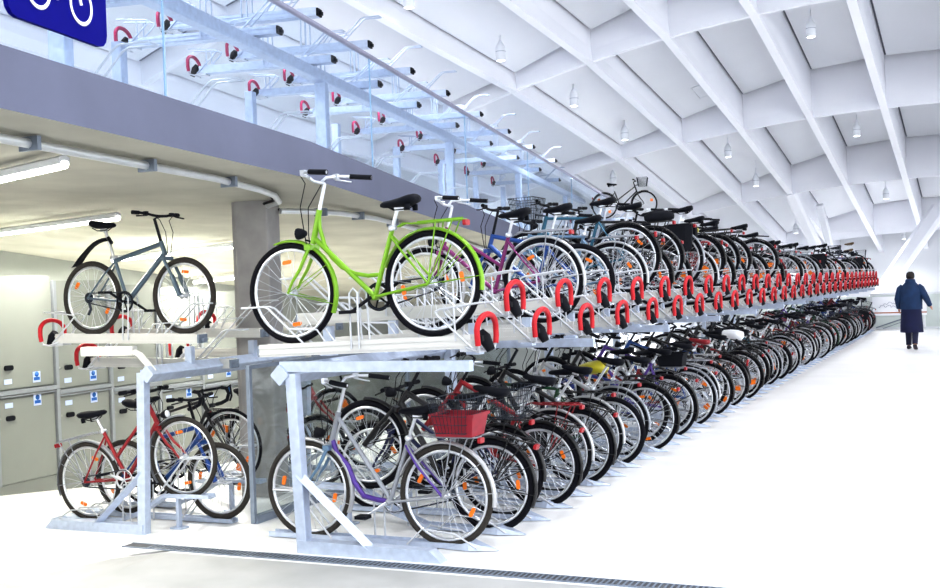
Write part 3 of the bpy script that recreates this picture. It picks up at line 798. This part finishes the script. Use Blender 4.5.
ZL, ZH = 1.335, 1.535
TILT = radians(1.6)
upper_specs = {
 0: dict(kind='swan', col='lime green', mud='lime green', rack='lime green', bar='city'),
 4: dict(kind='trapez', col='magenta', mud='white', rack='silver', bar='city'),
 6: dict(kind='mtb', col='blue', bar='flat', mud=None, lamp=False),
 8: dict(kind='diamond', col='light blue', mud='white', bar='flat', rack='silver'),
 9: dict(kind='diamond', col='teal blue', mud='black', bar='flat', basket='front', rack=None),
 10: dict(kind='trapez', col='graphite', mud='black', bar='city', rack='black'),
 11: dict(kind='diamond', col='black', mud='black', bar='flat', rack='black', roll=True),
 12: dict(kind='diamond', col='navy', mud='black', bar='flat', rack='black'),
 13: dict(kind='trapez', col='grey blue', mud='silver', bar='city', rack='black', bags=True),
 14: dict(kind='trapez', col='red', mud='white', bar='city', rack='red'),
 15: dict(kind='mtb', col='dark red', bar='flat', mud='black', saddle=None),
 16: dict(kind='diamond', col='silver', mud='black', bar='flat', rack='black', saddle='yellow'),
 17: dict(kind='trapez', col='red', mud='black', bar='city', rack='black'),
 18: dict(kind='mtb', col='purple', bar='flat', mud='flap'),
 19: dict(kind='swan', col='black', mud='black', bar='city', rack='black', guard=True),
}
def rnd_spec(i, low):
    k = random.choice(['diamond', 'trapez', 'trapez', 'diamond', 'swan', 'mtb', 'mtb'])
    c = random.choice(['black', 'black', 'graphite', 'navy', 'silver', 'red', 'dark red', 'cobalt', 'grey blue', 'dark green', 'purple', 'black', 'white', 'blue', 'graphite', 'teal blue'])
    sp = dict(kind=k, col=c, bar='flat' if k in ('mtb', 'diamond') else 'city', silverbar=random.random() < .35)
    if k == 'mtb': sp['mud'] = random.choice([None, 'flap', 'black'])
    else:
        sp['mud'] = random.choice(['black', 'black', 'silver', 'white', c]); sp['rack'] = random.choice(['black', 'silver', 'black', None])
    x = random.random()
    if x < .14 and sp.get('rack'): sp['basket'] = 'rear'
    elif x < .2: sp['basket'] = 'front'
    elif x < .28 and sp.get('rack'): sp['bags'] = True
    elif x < .33: sp['saddle'] = random.choice(['red', 'bronze', 'white'])
    return sp
for i in range(NU):
    if i >= 20 and i not in (21, 25, 27, 29, 31, 33, 35, 36, 37, 39, 41, 43, 45, 46, 47, 49, 51, 52, 53, 55, 59): upper_specs[i] = rnd_spec(i, False)
for i in range(NU):
    X = SX+SP*i; hi = i % 2; z = (ZH if hi else ZL)
    hold = upper_specs.get(i)
    lab = 'empty %s-set white tray with red handle, %s along the upper tier' % ('high' if hi else 'low', nth(i+1))
    if hold: lab = '%s-set white tray under the %s %s, %s along the upper tier' % ('high' if hi else 'low', hold['col'], KN[hold['kind']], nth(i+1))
    if i == 0: lab = 'white tray with red handle carrying the lime green bicycle at the near end'
    upper_tray((X, YO, z+.028), H90, lab, TILT, 'white trays on the upper tier')
    if hold:
        lod = 0 if i < 13 else 1 if i < 28 else 2
        l = '%s, %s place from the near end of the upper tier' % (describe(hold), nth(i+1))
        if i == 0: l = 'lime green swan-frame bicycle with green mudguards at the near end of the upper tier'
        if len(l.split()) > 16: l = '%s, upper tier %s place from near end' % (describe(hold), nth(i+1))
        dy = 0 if i < 12 else random.uniform(-.06, .08)
        make_bike(hold, (X+(.04 if i == 0 else .10 if i == 4 else 0), 3.24+dy, z+.082+.018), H90, TILT, radians(random.uniform(-1.2, 1.2)), lod, l, 'bicycles on the upper tier')

lower_specs = {
 0: dict(kind='wave', col='silver', mud='white', rack='silver', crate='red', basket=None, bar='city', fork='light blue', worn=True),
 1: dict(kind='mtb', col='black', mud='black', bar='flat', rack='black'),
 2: dict(kind='trapez', col='navy', mud='black', bar='flat', rack='black', basket='rear', bmat=None),
 3: dict(kind='mtb', col='red', mud='black', bar='flat', rack='black'),
 4: dict(kind='trapez', col='graphite', mud='white', bar='city', rack='red'),
 5: dict(kind='mtb', col='black', mud='black', bar='flat', rack='black'),
 6: dict(kind='diamond', col='dark green', mud='white', bar='flat', rack='black'),
 7: dict(kind='mtb', col='white', mud=None, bar='flat', lamp=False),
 8: dict(kind='swan', col='silver', mud='silver', rack='silver', bar='city', cover='yellow'),
 9: dict(kind='trapez', col='black', mud='black', bar='city', rack='black'),
 10: dict(kind='mtb', col='cobalt', mud='black', bar='flat', rack='black'),
 11: dict(kind='diamond', col='purple', mud='black', bar='flat', rack='black'),
 12: dict(kind='trapez', col='red', mud='white', bar='city', rack='silver', crate='black'),
 13: dict(kind='diamond', col='blue', mud='silver', bar='flat', rack='silver'),
 14: dict(kind='swan', col='white', mud='white', bar='city', rack='silver'),
 15: dict(kind='diamond', col='black', mud='black', bar='flat', rack='black', saddle='red'),
 16: dict(kind='trapez', col='white', mud='white', bar='city', rack='white'),
 17: dict(kind='diamond', col='graphite', mud='black', bar='flat', rack='black'),
 19: dict(kind='trapez', col='black', mud='black', bar='city', rack='black', cover='white'),
 20: dict(kind='mtb', col='red', mud='flap', bar='flat'),
}
for k_ in lower_specs.values():
    if k_.get('bmat', 1) is None: k_['bmat'] = M_bwire
LX, NL = 6.83, 60
for i in range(NL):
    if i not in lower_specs and i not in (29, 41): lower_specs[i] = rnd_spec(i, True)
for i in range(NL):
    X = LX+SP*i; raised = bool(i % 2)
    hold = lower_specs.get(i)
    lower_rail((X+.02, YO+.04, 0), H90, raised, '%s galvanised floor rail, %s from the near end of the lower tier' % ('raised' if raised else 'flat', nth(i+1)), 'galvanised floor rails of the lower tier')
    if not hold: continue
    lod = 0 if i < 14 else 1 if i < 28 else 2
    l = '%s, %s from the near end of the lower tier' % (describe(hold), nth(i+1))
    if i == 0: l = 'silver and purple ladies bicycle with red crate at the near end of the lower tier'
    if len(l.split()) > 16: l = '%s, lower tier %s from near end' % (describe(hold), nth(i+1))
    dy = 0 if i < 2 else random.uniform(-.05, .09)
    p = -radians(15.0) if raised else 0
    bk = make_bike(hold, (X+(.06 if i == 1 else 0), 3.32+dy, .010), H90, p, radians(random.uniform(-2, 2) if i else 0), lod, l, 'bicycles on the lower tier')
    if i == 0:      # purple second colour on the lower frame tubes
        bb = MB(); hb_ = GEO['wave']['HB']; B_ = GEO['wave']['BB']
        bb.tube([(hb_[0]-.01, 0, hb_[1]+.03), (hb_[0]-.04, 0, hb_[1]-.06), (hb_[0]-.13, 0, hb_[1]-.15), (hb_[0]-.18, 0, hb_[1]-.27), (hb_[0]-.25, 0, hb_[1]-.36), (B_[0]+.10, 0, B_[1]+.01), (B_[0], 0, B_[1])], .019, 9)
        for s_ in (-1, 1): bb.tube([(.285, s_*.014, .68), (.19, s_*.047, .55), (0, s_*.064, .352)], .0105, 8)
        tag(obj('painted_tube', bb, COL['purple'], bk), 'purple painted tubes')
        link('basket', cached(('br', 'wave'), lambda: m_basket('wave', 'rear')), M_bwire, bk, (.0, 0, .02))

# ------------------------------------------------------------------ LEFT ROW (back to back, seen at the left)
HM = -pi/2      # local +x -> world -y, local +y -> world +x
YOL = 7.74
fl = thing('rack_frame', 'galvanised two-tier bike rack frame in front of the lockers', 'bike rack', (7.40, YOL, LF), (0, 0, HM))
rack_frame_parts(fl, [0, 2.475], 1.37, 0, -.05, 4.0, False, .13)
for y in (.52, 1.45, 2.8): link('bracket', cached('riser', m_riser), M_galv, fl, (1.47, y, .02))
b = MB(); b.rbox((1.02, .02, 1.52), (.56, .06, .08), .01, axis=0); b.tube([(1.26, .02, 1.52), (1.36, .02, 1.48), (1.50, .02, 1.34)], .05, 4, smooth=False, sq=(1, .6)); obj('swing_arm', b, M_white, fl)
LTR = [(7.92, 1, 'carrying the grey mountain bike above the red bicycle'), (8.36, 0, 'standing empty below and behind the grey mountain bike'), (8.85, 1, 'empty, its inner end beside the concrete column'), (9.72, 0, 'empty, behind the concrete column'), (10.2, 1, 'empty, seen through the lime green bicycle')]
for X, hi, what in LTR:
    upper_tray((X, YOL, LF+(ZH+.05 if hi else ZL)+.028-.09+.05), HM, 'white rear rack tray, '+what, radians(.8), 'white trays of the rear rack')
make_bike(dict(kind='mtb', col='grey blue', bar='flat', mud='flap', lamp=False, worn=True), (7.92, 7.34, LF+ZH+.05+.055), HM, radians(.5), 0, 0,
          'grey mountain bike with clip-on mudguard on the upper tray of the rear rack', 'bicycles in the rear rack')
def low_left(X, sp, raised, label, y=7.15, lod=0):
    lower_rail((X-.02, YOL-.1, LF), HM, raised, 'floor rail under the '+' '.join(label.split()[:9]), 'floor rails of the rear rack')
    return make_bike(sp, (X, y, LF+.02), HM, -radians(13) if raised else 0, 0, lod, label, 'bicycles in the rear rack')
low_left(7.68, dict(kind='trapez', col='red', mud='silver', rack='silver', basket=None, bar='flat', worn=True), True, 'red trekking bicycle with silver rack nearest the rear rack post')
low_left(7.98, dict(kind='mtb', col='blue', mud=None, bar='flat', worn=True, lamp=False), False, 'blue mountain bike behind the red bicycle in the rear rack', y=7.08)
low_left(8.42, dict(kind='road', col='black', mud=None, bar='drop'), True, 'black racing bicycle with drop handlebars in the rear rack', y=7.15)
low_left(9.66, dict(kind='diamond', col='graphite', mud='black', rack='black', bar='flat'), False, 'dark touring bicycle behind the glass screen, beyond the black racing bicycle', y=7.15, lod=1)
low_left(10.16, dict(kind='trapez', col='red', mud='silver', rack='black', bar='city'), True, 'red step-through bicycle in the rear rack beyond the dark touring bicycle', y=7.15, lod=1)
low_left(10.66, dict(kind='mtb', col='black', mud=None, bar='flat'), False, 'black mountain bike at the far end of the rear rack', y=7.15, lod=1)

# glass screen between the two rows
sg = thing('glass_screen', 'low framed glass screen standing between the two rack rows', 'screen', (7.16, 5.12, 0))
b = MB(); b.box((2.6, 0, .62), (5.2, .012, 1.14)); obj('pane', b, M_glass2, sg)
b = MB()
for x in (0, 2.6, 5.2): b.box((x, 0, .61), (.032, .035, 1.2))
b.box((2.6, 0, .03), (5.2, .06, .06)); b.box((2.6, 0, 1.2), (5.2, .04, .03)); obj('frame', b, M_galvd, sg)

# ------------------------------------------------------------------ UPPER DECK: glass guard, racks, sign
def gp(X): return (X, ye(X)+.06)
jx = [1.2, 3.4, 5.72, 9.75, 13.6, 18.0, 23, 29]
nm = ['at the far left behind the sign', 'behind the blue bicycle sign', 'above the rear rack', 'above the lime green bicycle', 'above the magenta bicycle', 'above the teal bicycle', 'nearest the far end of the deck']
RAILZ = 4.03
for k in range(7):
    x0, x1 = jx[k]+.01, jx[k+1]-.01; (xa, ya), (xb, yb) = gp(x0), gp(x1)
    b = MB(); za, zb_ = zs(x0, ye(x0))+.1, zs(x1, ye(x1))+.1; t = .008
    b._add([(xa, ya-t, za), (xb, yb-t, zb_), (xb, yb-t, RAILZ), (xa, ya-t, RAILZ), (xa, ya+t, za), (xb, yb+t, zb_), (xb, yb+t, RAILZ), (xa, ya+t, RAILZ)],
           [(0, 1, 2, 3), (4, 7, 6, 5), (0, 4, 5, 1), (3, 2, 6, 7), (0, 3, 7, 4), (1, 5, 6, 2)], 0, False)
    p = thing('glass_guard', 'clear glass guard panel along the upper deck edge, '+nm[k], 'glass panel', (0, 0, 0), group='glass guard panels of the upper deck')
    obj('pane', b, M_glass, p)
    if k:
        b = MB(); (xc, yc) = gp(jx[k]); b.box((xc, yc, (za+RAILZ)/2), (.012, .012, RAILZ-za)); obj('joint', b, mat('glass_edge', (.30, .42, .55), .3, noise=.05), p)
b = MB(); b.tube([(gp(x)[0], gp(x)[1], RAILZ+.02) for x in (0, 6, 10, 14, 20, 28, 40)], .026, 8)
tag(obj('handrail', b, mat('rail_grey', (.34, .34, .44), .4, .3, noise=.05)), 'thin grey handrail on top of the glass guard', 'handrail')

DA = atan2(.1905, 1)           # direction of the deck edge
DZ = 0.0
def on_deck(s, n): # s along row from X=9.4, n perpendicular distance behind the edge line
    x0, y0 = 9.4, ye(9.4); return (x0+s*cos(DA)-n*sin(DA), y0+s*sin(DA)+n*cos(DA))
INROT = DA-pi/2                 # local +x (inwards) points to the deck edge
ft = thing('rack_frame', 'galvanised frame of the empty bike rack on the upper deck', 'bike rack', (*on_deck(0, 1.2), 0), (0, 0, DA))
PSTS = [-7.6, -3.1, 2.05, 7.9, 13.8, 20.5]
for s in PSTS:
    b = MB(); zb_ = zs(9.4+s, ye(9.4+s))+.3; b.rbox((s, 0, (zb_+4.2)/2), (.13, .13, 4.2-zb_), .015); b._add([(s-.03, -.05, zb_), (s+.03, -.05, zb_), (s+.03, -.45, zb_), (s-.03, -.45, zb_), (s-.03, -.05, zb_+.4), (s+.03, -.05, zb_+.4)], [(0, 1, 5, 4), (2, 3, 4, 5), (0, 4, 3), (1, 2, 5), (0, 3, 2, 1)], 0, False)
    obj('post', b, M_galv, ft)
b = MB(); b.rbox((7, 0, 4.22), (34, .15, .13), .02, axis=0, M=None); obj('beam', b, M_galv, ft)
for s in [-6.5+2.9*k for k in range(10)]:
    b = MB(); b.rbox((s, .95, 3.5), (.12, .1, 1.3), .01) if s > -1 else b.rbox((s, 1.2, 3.6), (.12, .1, 1.2), .01); obj('rear_post', b, M_galv, ft)
GRP = 'empty white trays on the upper deck'
names = ['%s from the blue bicycle sign' % nth(k) for k in range(1, 24)]
ul = [-3.0, -1.4, 0.18, 1.7, 3.35, 5.1, 7.3, 9.8, 12.3, 14.9, 17.7]
uu = [-2.4, -.75, .5, 2.1, 3.8, 5.6, 7.75, 10.0, 12.5, 15.3]
allt = sorted([(s, 0) for s in ul]+[(s, 1) for s in uu])
for k, (s, hi) in enumerate(allt):
    n_in = .92 if not hi else .62
    x, y = on_deck(s, n_in+TL); zz = 4.30 if not hi else 4.52
    upper_tray((x, y, zz), INROT, 'empty white tray high on the upper deck rack, %s' % names[k], 0, GRP, M_dredgrip, True)
# floor-level wheel clamps on the deck
def m_dclamp():
    b = MB()
    for s in (-1, 1): b.tube([(.0, s*.07, .02), (.55, s*.06, .62), (.60, s*.06, .65), (.85, s*.07, .65)], .009, 6)
    b.box((.3, 0, .02), (1.2, .12, .04)); b.tube([(.85, -.07, .65), (.85, .07, .65)], .009, 6); return b
for k, s in enumerate([-6.4, -4.4, -2.6, -1.1, .5, 2.1, 3.7, 5.4, 7.2, 9.2]):
    x, y = on_deck(s, 1.60); xx = 9.4+s
    o = link('wheel_clamp_stand', cached('dclamp', m_dclamp), M_wire, None, (x, y, zs(xx, ye(xx))+.3)); o.rotation_euler = (0, 0, INROT)
    tag(o, 'sloping wheel clamp on the deck floor, %s from the blue bicycle sign' % nth(k+1), 'wheel clamp', 'wheel clamps on the deck floor')
# bicycle on the upper deck
upper_tray((29.4, 10.1, 3.40), INROT, 'white tray on the upper deck carrying the dark bicycle with a basket', 0, None, M_dredgrip, True)
make_bike(dict(kind='trapez', col='graphite', bar='flat', mud='black', basket='front', silverbar=False), (29.40, 9.22, 3.47), INROT, 0, 0, 1, 'dark bicycle with front basket parked on the upper deck above the far row')

# sign
sx0 = 4.06; o0 = Vector((sx0, ye(sx0)-.03, 3.145))
sg = thing('bicycle_sign', 'blue square sign with a white bicycle symbol hanging on the deck edge', 'sign', o0, (0, 0, DA))
b = MB(); b.rbox((.44, 0, .36), (.88, .025, .72), .075, axis=1); obj('panel', b, M_signb, sg)
b = MB()
def st(pts, r=.0095): b.tube([(p[0]+.03, -.016, p[1]) for p in pts], r, 6)
for cx in (.25, .63): b.ring((cx, -.016, .185), .098, .0115, 36, 6, sq=(1, .35))
st([(.22, .185), (.385, .17)]); st([(.22, .185), (.30, .345)]); st([(.385, .17), (.29, .39)]); st([(.385, .17), (.54, .345)]); st([(.30, .345), (.54, .345)]); st([(.60, .185), (.525, .41), (.60, .43)]); st([(.245, .395), (.33, .395)], .014)
obj('bicycle_symbol', b, M_signw, sg)
b = MB(); b.box((.15, .05, .4), (.04, .1, .5)); b.box((.6, .05, .4), (.04, .1, .5)); obj('bracket', b, M_galv, sg)

# ------------------------------------------------------------------ pendant lamps
def m_pbody():
    b = MB(); b.lathe([(.012, .55), (.014, .40), (.05, .33), (.085, .27), (.095, .25), (.095, .02), (.088, .0), (.07, .0), (.07, .012), (0, .012)], n=20); return b
def m_pcord():
    b = MB(); b.tube([(0, 0, .5), (0, 0, 2.0)], .008, 6); return b
def m_pdisc():
    b = MB(); b.lathe([(0, -.004), (.068, -.004), (.075, .003), (0, .006)], n=20); return b
def m_pband():
    b = MB(); b.ring((0, 0, 0), .096, .004, 20, 4); 
    b.v = [(x, z, y+.17) for (x, y, z) in b.v]; return b
LAMPS = [((16.23, 8.24, 6.27), 'highest, above the near glass guard'), ((19.86, 8.17, 6.02), 'largest one left of centre, hanging clear of the trays'), ((23.94, 8.13, 5.69), 'second after the large one beside the deck handrail'),
 ((27.59, 8.06, 5.31), 'third after the large one beside the deck handrail'), ((23.54, 2.96, 6.51), 'large one high above the walkway'), ((31.41, 6.26, 5.08), 'in the bay before the second cross rib'), ((35.23, 6.2, 4.53), 'just beyond the second cross rib'),
 ((31.5, 2.88, 5.37), 'over the walkway beyond the second cross rib'), ((39.76, 2.79, 4.17), 'over the walkway beyond the third cross rib'), ((48.6, 2.8, 3.05), 'farthest one, above the walking person'), ((43.98, 6.32, 3.34), 'beside the raking column'),
 ((37.54, 9.09, 3.75), 'low behind the upper bicycles'), ((31.21, 9.51, 4.55), 'above the bicycle parked on the upper deck'), ((29.56, 10.15, 4.65), 'behind the deck handrail near its far end')]
for (x, y, z), w in LAMPS:
    t = thing('pendant_lamp', 'white cylindrical pendant lamp, '+w, 'lamp', (x, y, z), group='pendant lamps of the hall')
    link('shade', cached('pbody', m_pbody), M_lampbody, t); link('cord', cached('pcord', m_pcord), M_lampbody, t); link('bulb', cached('pdisc', m_pdisc), M_disc, t); link('trim_ring', cached('pband', m_pband), M_galvd, t)
SPOTS = [p for p, w in LAMPS[:10]]+[(8, 1.5, 7), (14, 2.0, 6.9), (18, -2, 7), (10, -4, 7), (26, -3, 6), (3, 1, 7.2), (8, 8.2, 6.8), (12.5, 8.2, 6.5), (7, 13, 6), (13, 13, 6), (19, 13.5, 5.6), (25, 13.5, 5), (44, 3, 3.2), (47, 5.5, 2.6), (46.5, .5, 2.9), (43, -3, 3.3)]  # lamps, unseen hall pendants, then spots added to brighten deck and far end
for p in SPOTS:
    ld = bpy.data.lights.new('pendant', 'SPOT'); ld.energy = SPOT_W*(.35 if p[0] > 45 else (.55 if p[1] > 10 else .8) if p[1] > 7.9 and p[0] < 30 else 1); ld.spot_size = radians(130); ld.spot_blend = .6; ld.shadow_soft_size = .35; ld.color = (.97, .98, 1)  # shared by the pendant lamps and the added fill spots without fittings
    lo = bpy.data.objects.new('pendant_and_fill_light', ld); col.objects.link(lo); lo.location = (p[0], p[1], p[2]-.06)

# ------------------------------------------------------------------ far barrier with banner
BX = 36.9
bt = thing('barrier', 'pale glazed barrier with a metal top rail across the far end of the walkway', 'barrier', (BX, 0, 0))
b = MB(); 
for k in range(5): b.box((0, 3.1-1.5*k-.75, .55), (.03, 1.47, 1.0))
obj('panel', b, mat('barrier_panel', (.62, .67, .65), .3, noise=.08, nscale=1.5), bt)
b = MB(); b.box((0, -.65, 1.08), (.06, 7.6, .05)); b.box((0, -.65, .03), (.06, 7.6, .06)); obj('rail', b, M_alu, bt)
b = MB()
for k in range(6): b.box((0, 3.12-1.5*k, .55), (.05, .05, 1.1))
obj('post', b, M_alu, bt)
b = MB(); b.tube([(-.06, 3.0, .05), (-.06, 1.9, .42)], .018, 5); b.tube([(-.06, 2.8, .02), (-.06, 1.9, .34)], .010, 5); obj('stair_handrail', b, M_galvd, bt)
bn = thing('banner', 'white banner with a handwritten grey scrawl and orange stripe on the far barrier', 'banner', (BX-.04, 3.06, .42))
b = MB(); b.box((0, -.75, .29), (.02, 1.55, .58)); obj('cloth', b, M_signw, bn)
b = MB(); b.box((-.012, -.75, .085), (.006, 1.55, .03)); obj('stripe', b, COL['orange'], bn)
b = MB(); rr = random.Random(4)
for (z, n, y0) in ((.38, 13, -.28), (.28, 20, -.16)):
    b.tube([(-.013, y0-.03*k, z+rr.uniform(-.045, .045)) for k in range(n)], .006, 4)
obj('scrawl', b, mat('grey_ink', (.30, .32, .40), .6, noise=.05), bn)
st = thing('steel_stand', 'small steel stand at the far end beside the walking person', 'stand', (31.0, .10, 0))
b = MB(); b.tube([(0, 0, .02), (0, 0, 1.0)], .03, 8); obj('post', b, M_galvd, st)
b = MB(); b.rbox((0, 0, 1.02), (.25, .25, .05), .02); obj('top', b, M_galvd, st)
b = MB(); b.lathe([(0, 0), (.2, 0), (.2, .02), (0, .03)], n=16); obj('base', b, M_galvd, st)
low = MB(); low.box((0, 0, .5), (.06, 5.0, 1.0))
for k in range(18): low.box((-.035, -2.4+k*.28, .88), (.01, .05, .12), 1)
o = tag(obj('slatted_barrier', low, [mat('barrier_panel2', (.62, .66, .64), .4, noise=.06), M_galvd]), 'low pale barrier with a row of dark slots behind the farthest bicycles', 'barrier'); o.location = (37.9, 5.2, 0)

# ------------------------------------------------------------------ person walking away
M_skin = mat('skin', (.48, .27, .19), .5, noise=.06, nscale=20)
M_jacket = mat('blue_jacket', (.002, .028, .10), .8, noise=.25, nscale=6, bump=.2)
M_coat = mat('navy_coat', (.002, .005, .05), .85, noise=.25, nscale=6, bump=.2)
M_trous = mat('dark_trousers', (.004, .006, .04), .8, noise=.2, nscale=9)
M_shoe = mat('dark_shoes', (.02, .015, .03), .6, noise=.2)
M_hair = mat('dark_hair', (.012, .007, .006), .7, noise=.3, nscale=40)
pp = thing('person', 'person in a blue hooded jacket and long navy coat walking away on the white floor', 'person', (27.25, 1.46, 0), (0, 0, radians(-4)))
# local: +x is the walking direction, +y left
def skin_body():
    bm = bmesh.new(); sk = bm.verts.layers.skin.verify()
    def V(p, r, r2=None):
        v = bm.verts.new(p); v[sk].radius = (r, r2 or r); return v
    def chain(a, *ps):
        for p, r in ps:
            v = V(p, r); bm.edges.new((a, v)); a = v
        return a
    pel = V((0, 0, .92), .125, .105); pel[sk].use_root = True
    chest = chain(pel, ((.01, 0, 1.08), .12), ((.02, 0, 1.26), .135), ((.02, 0, 1.40), .10))
    head = chain(chest, ((.03, 0, 1.49), .052), ((.045, 0, 1.56), .075), ((.055, 0, 1.64), .088), ((.05, 0, 1.70), .06))
    for s, el, wr in ((1, (-.02, .27, 1.13), (.10, .27, .92)), (-1, (-.05, -.32, 1.15), (.10, -.39, .97))):
        w = chain(chest, ((.01, s*.12, 1.40), .07), ((0, s*.185, 1.37), .058), (el, .045), (wr, .030), )
        W = Vector(wr); d = (W-Vector(el)).normalized()
        palm = chain(w, (W+d*.06, .028)); P = W+d*.075
        for k in range(4):
            o = Vector((.018-.012*k, s*(-.02+.0), 0)); a = P+Vector(((k-1.5)*-.016, 0, 0))
            L = (.060, .068, .064, .05)[k]
            chain(palm, (a+d*L*.5, .009), (a+d*L+Vector((.01, -s*.012, -.0)), .007))
        chain(w, (W+d*.03+Vector((.03, -s*.01, 0)), .011), (W+d*.065+Vector((.045, -s*.012, 0)), .008))
    for s, kn, an, toe in ((1, (.10, .085, .50), (.06, .08, .09), (.19, .09, .03)), (-1, (-.02, -.085, .50), (-.20, -.08, .13), (-.10, -.09, .03))):
        chain(pel, ((0, s*.09, .86), .092), (kn, .058), (an, .040), (toe, .035))
    me = bpy.data.meshes.new('body'); bm.to_mesh(me); bm.free(); me.materials.append(None); return me
bo = link('body', skin_body(), M_skin, pp)
m_ = bo.modifiers.new('Skin', 'SKIN'); m_.use_smooth_shade = True
m2 = bo.modifiers.new('Sub', 'SUBSURF'); m2.levels = 1; m2.render_levels = 1
def ell(c, rx, ry, n=20, wob=0):
    return [(c[0]+rx*cos(2*pi*k/n)*(1+wob*sin(5*2*pi*k/n)), c[1]+ry*sin(2*pi*k/n)*(1+wob*cos(4*2*pi*k/n)), c[2]) for k in range(n)]
b = MB(); b.loft([ell((0, 0, .38), .20, .235, wob=.05), ell((0, 0, .55), .19, .23, wob=.04), ell((0, 0, .80), .175, .215, wob=.03), ell((0, 0, 1.0), .165, .21), ell((.01, 0, 1.06), .15, .20)]); obj('coat', b, M_coat, pp)
b = MB(); b.loft([ell((.0, 0, .90), .185, .235, wob=.02), ell((.01, 0, 1.05), .185, .235, wob=.03), ell((.015, 0, 1.25), .185, .25), ell((.015, 0, 1.36), .165, .24), ell((.02, 0, 1.43), .13, .18), ell((.02, 0, 1.50), .10, .115), ell((.01, 0, 1.57), .10, .10), ell((.0, 0, 1.58), .06, .06)])
for s, el, wr in ((1, (-.02, .275, 1.13), (.095, .272, .93)), (-1, (-.05, -.325, 1.15), (.09, -.385, .98))):
    b.tube([(.01, s*.15, 1.40), (.0, s*.215, 1.35), ((.0+el[0])/2, (s*.215+el[1])/2, 1.25), el, ((el[0]+wr[0])/2, (el[1]+wr[1])/2, (el[2]+wr[2])/2), wr], [.085, .085, .078, .072, .062, .052], 12)
obj('jacket', b, M_jacket, pp)
b = MB()
for s, kn, an in ((1, (.10, .085, .50), (.06, .08, .09)), (-1, (-.02, -.085, .50), (-.20, -.08, .13))):
    b.tube([(0, s*.09, .86), (kn[0]*.5, s*.09, .68), kn, ((kn[0]+an[0])/2, an[1], (kn[2]+an[2])/2), an], [.108, .095, .078, .066, .058], 12)
obj('trousers', b, M_trous, pp)
for s, an, ta in ((1, (.06, .08, .05), 0), (-1, (-.20, -.08, .07), .35)):
    b = MB(); M = Matrix.Rotation(ta, 3, 'Y')
    secs = []
    for x, w, h in ((-.08, .03, .05), (-.06, .042, .075), (0, .045, .085), (.08, .046, .06), (.15, .042, .045), (.19, .02, .03)):
        secs.append([Vector((an[0], an[1], .0))+M @ Vector((x, w*cos(2*pi*k/10), max(0, h*.5+h*.5*sin(2*pi*k/10))))+Vector((0, 0, .035 if ta else .002)) for k in range(10)])
    b.loft(secs); obj('shoe', b, M_shoe, pp)
b = MB(); b.loft([ell((.03, 0, 1.585), .075, .075), ell((.035, 0, 1.62), .098, .090), ell((.045, 0, 1.67), .098, .090), ell((.05, 0, 1.715), .082, .076), ell((.05, 0, 1.745), .045, .04)]); obj('hair', b, M_hair, pp)

# ------------------------------------------------------------------ world and view
w = bpy.data.worlds.new('world'); sc.world = w; w.use_nodes = True
bg = w.node_tree.nodes['Background']; bg.inputs['Color'].default_value = (.93, .96, 1, 1); bg.inputs['Strength'].default_value = WORLD_S
sc.view_settings.view_transform = 'Standard'
try: sc.view_settings.look = 'None'
except Exception: pass
sc.view_settings.exposure = EXPO
sc.view_settings.gamma = 1.0

sc.view_settings.use_curve_mapping = True
cm = sc.view_settings.curve_mapping
c = cm.curves[3]
c.points[0].location = (0, 0); c.points[-1].location = (1, 1)
for p in ((.10, .072), (.35, .345), (.70, .76)): c.points.new(*p)
cm.update()
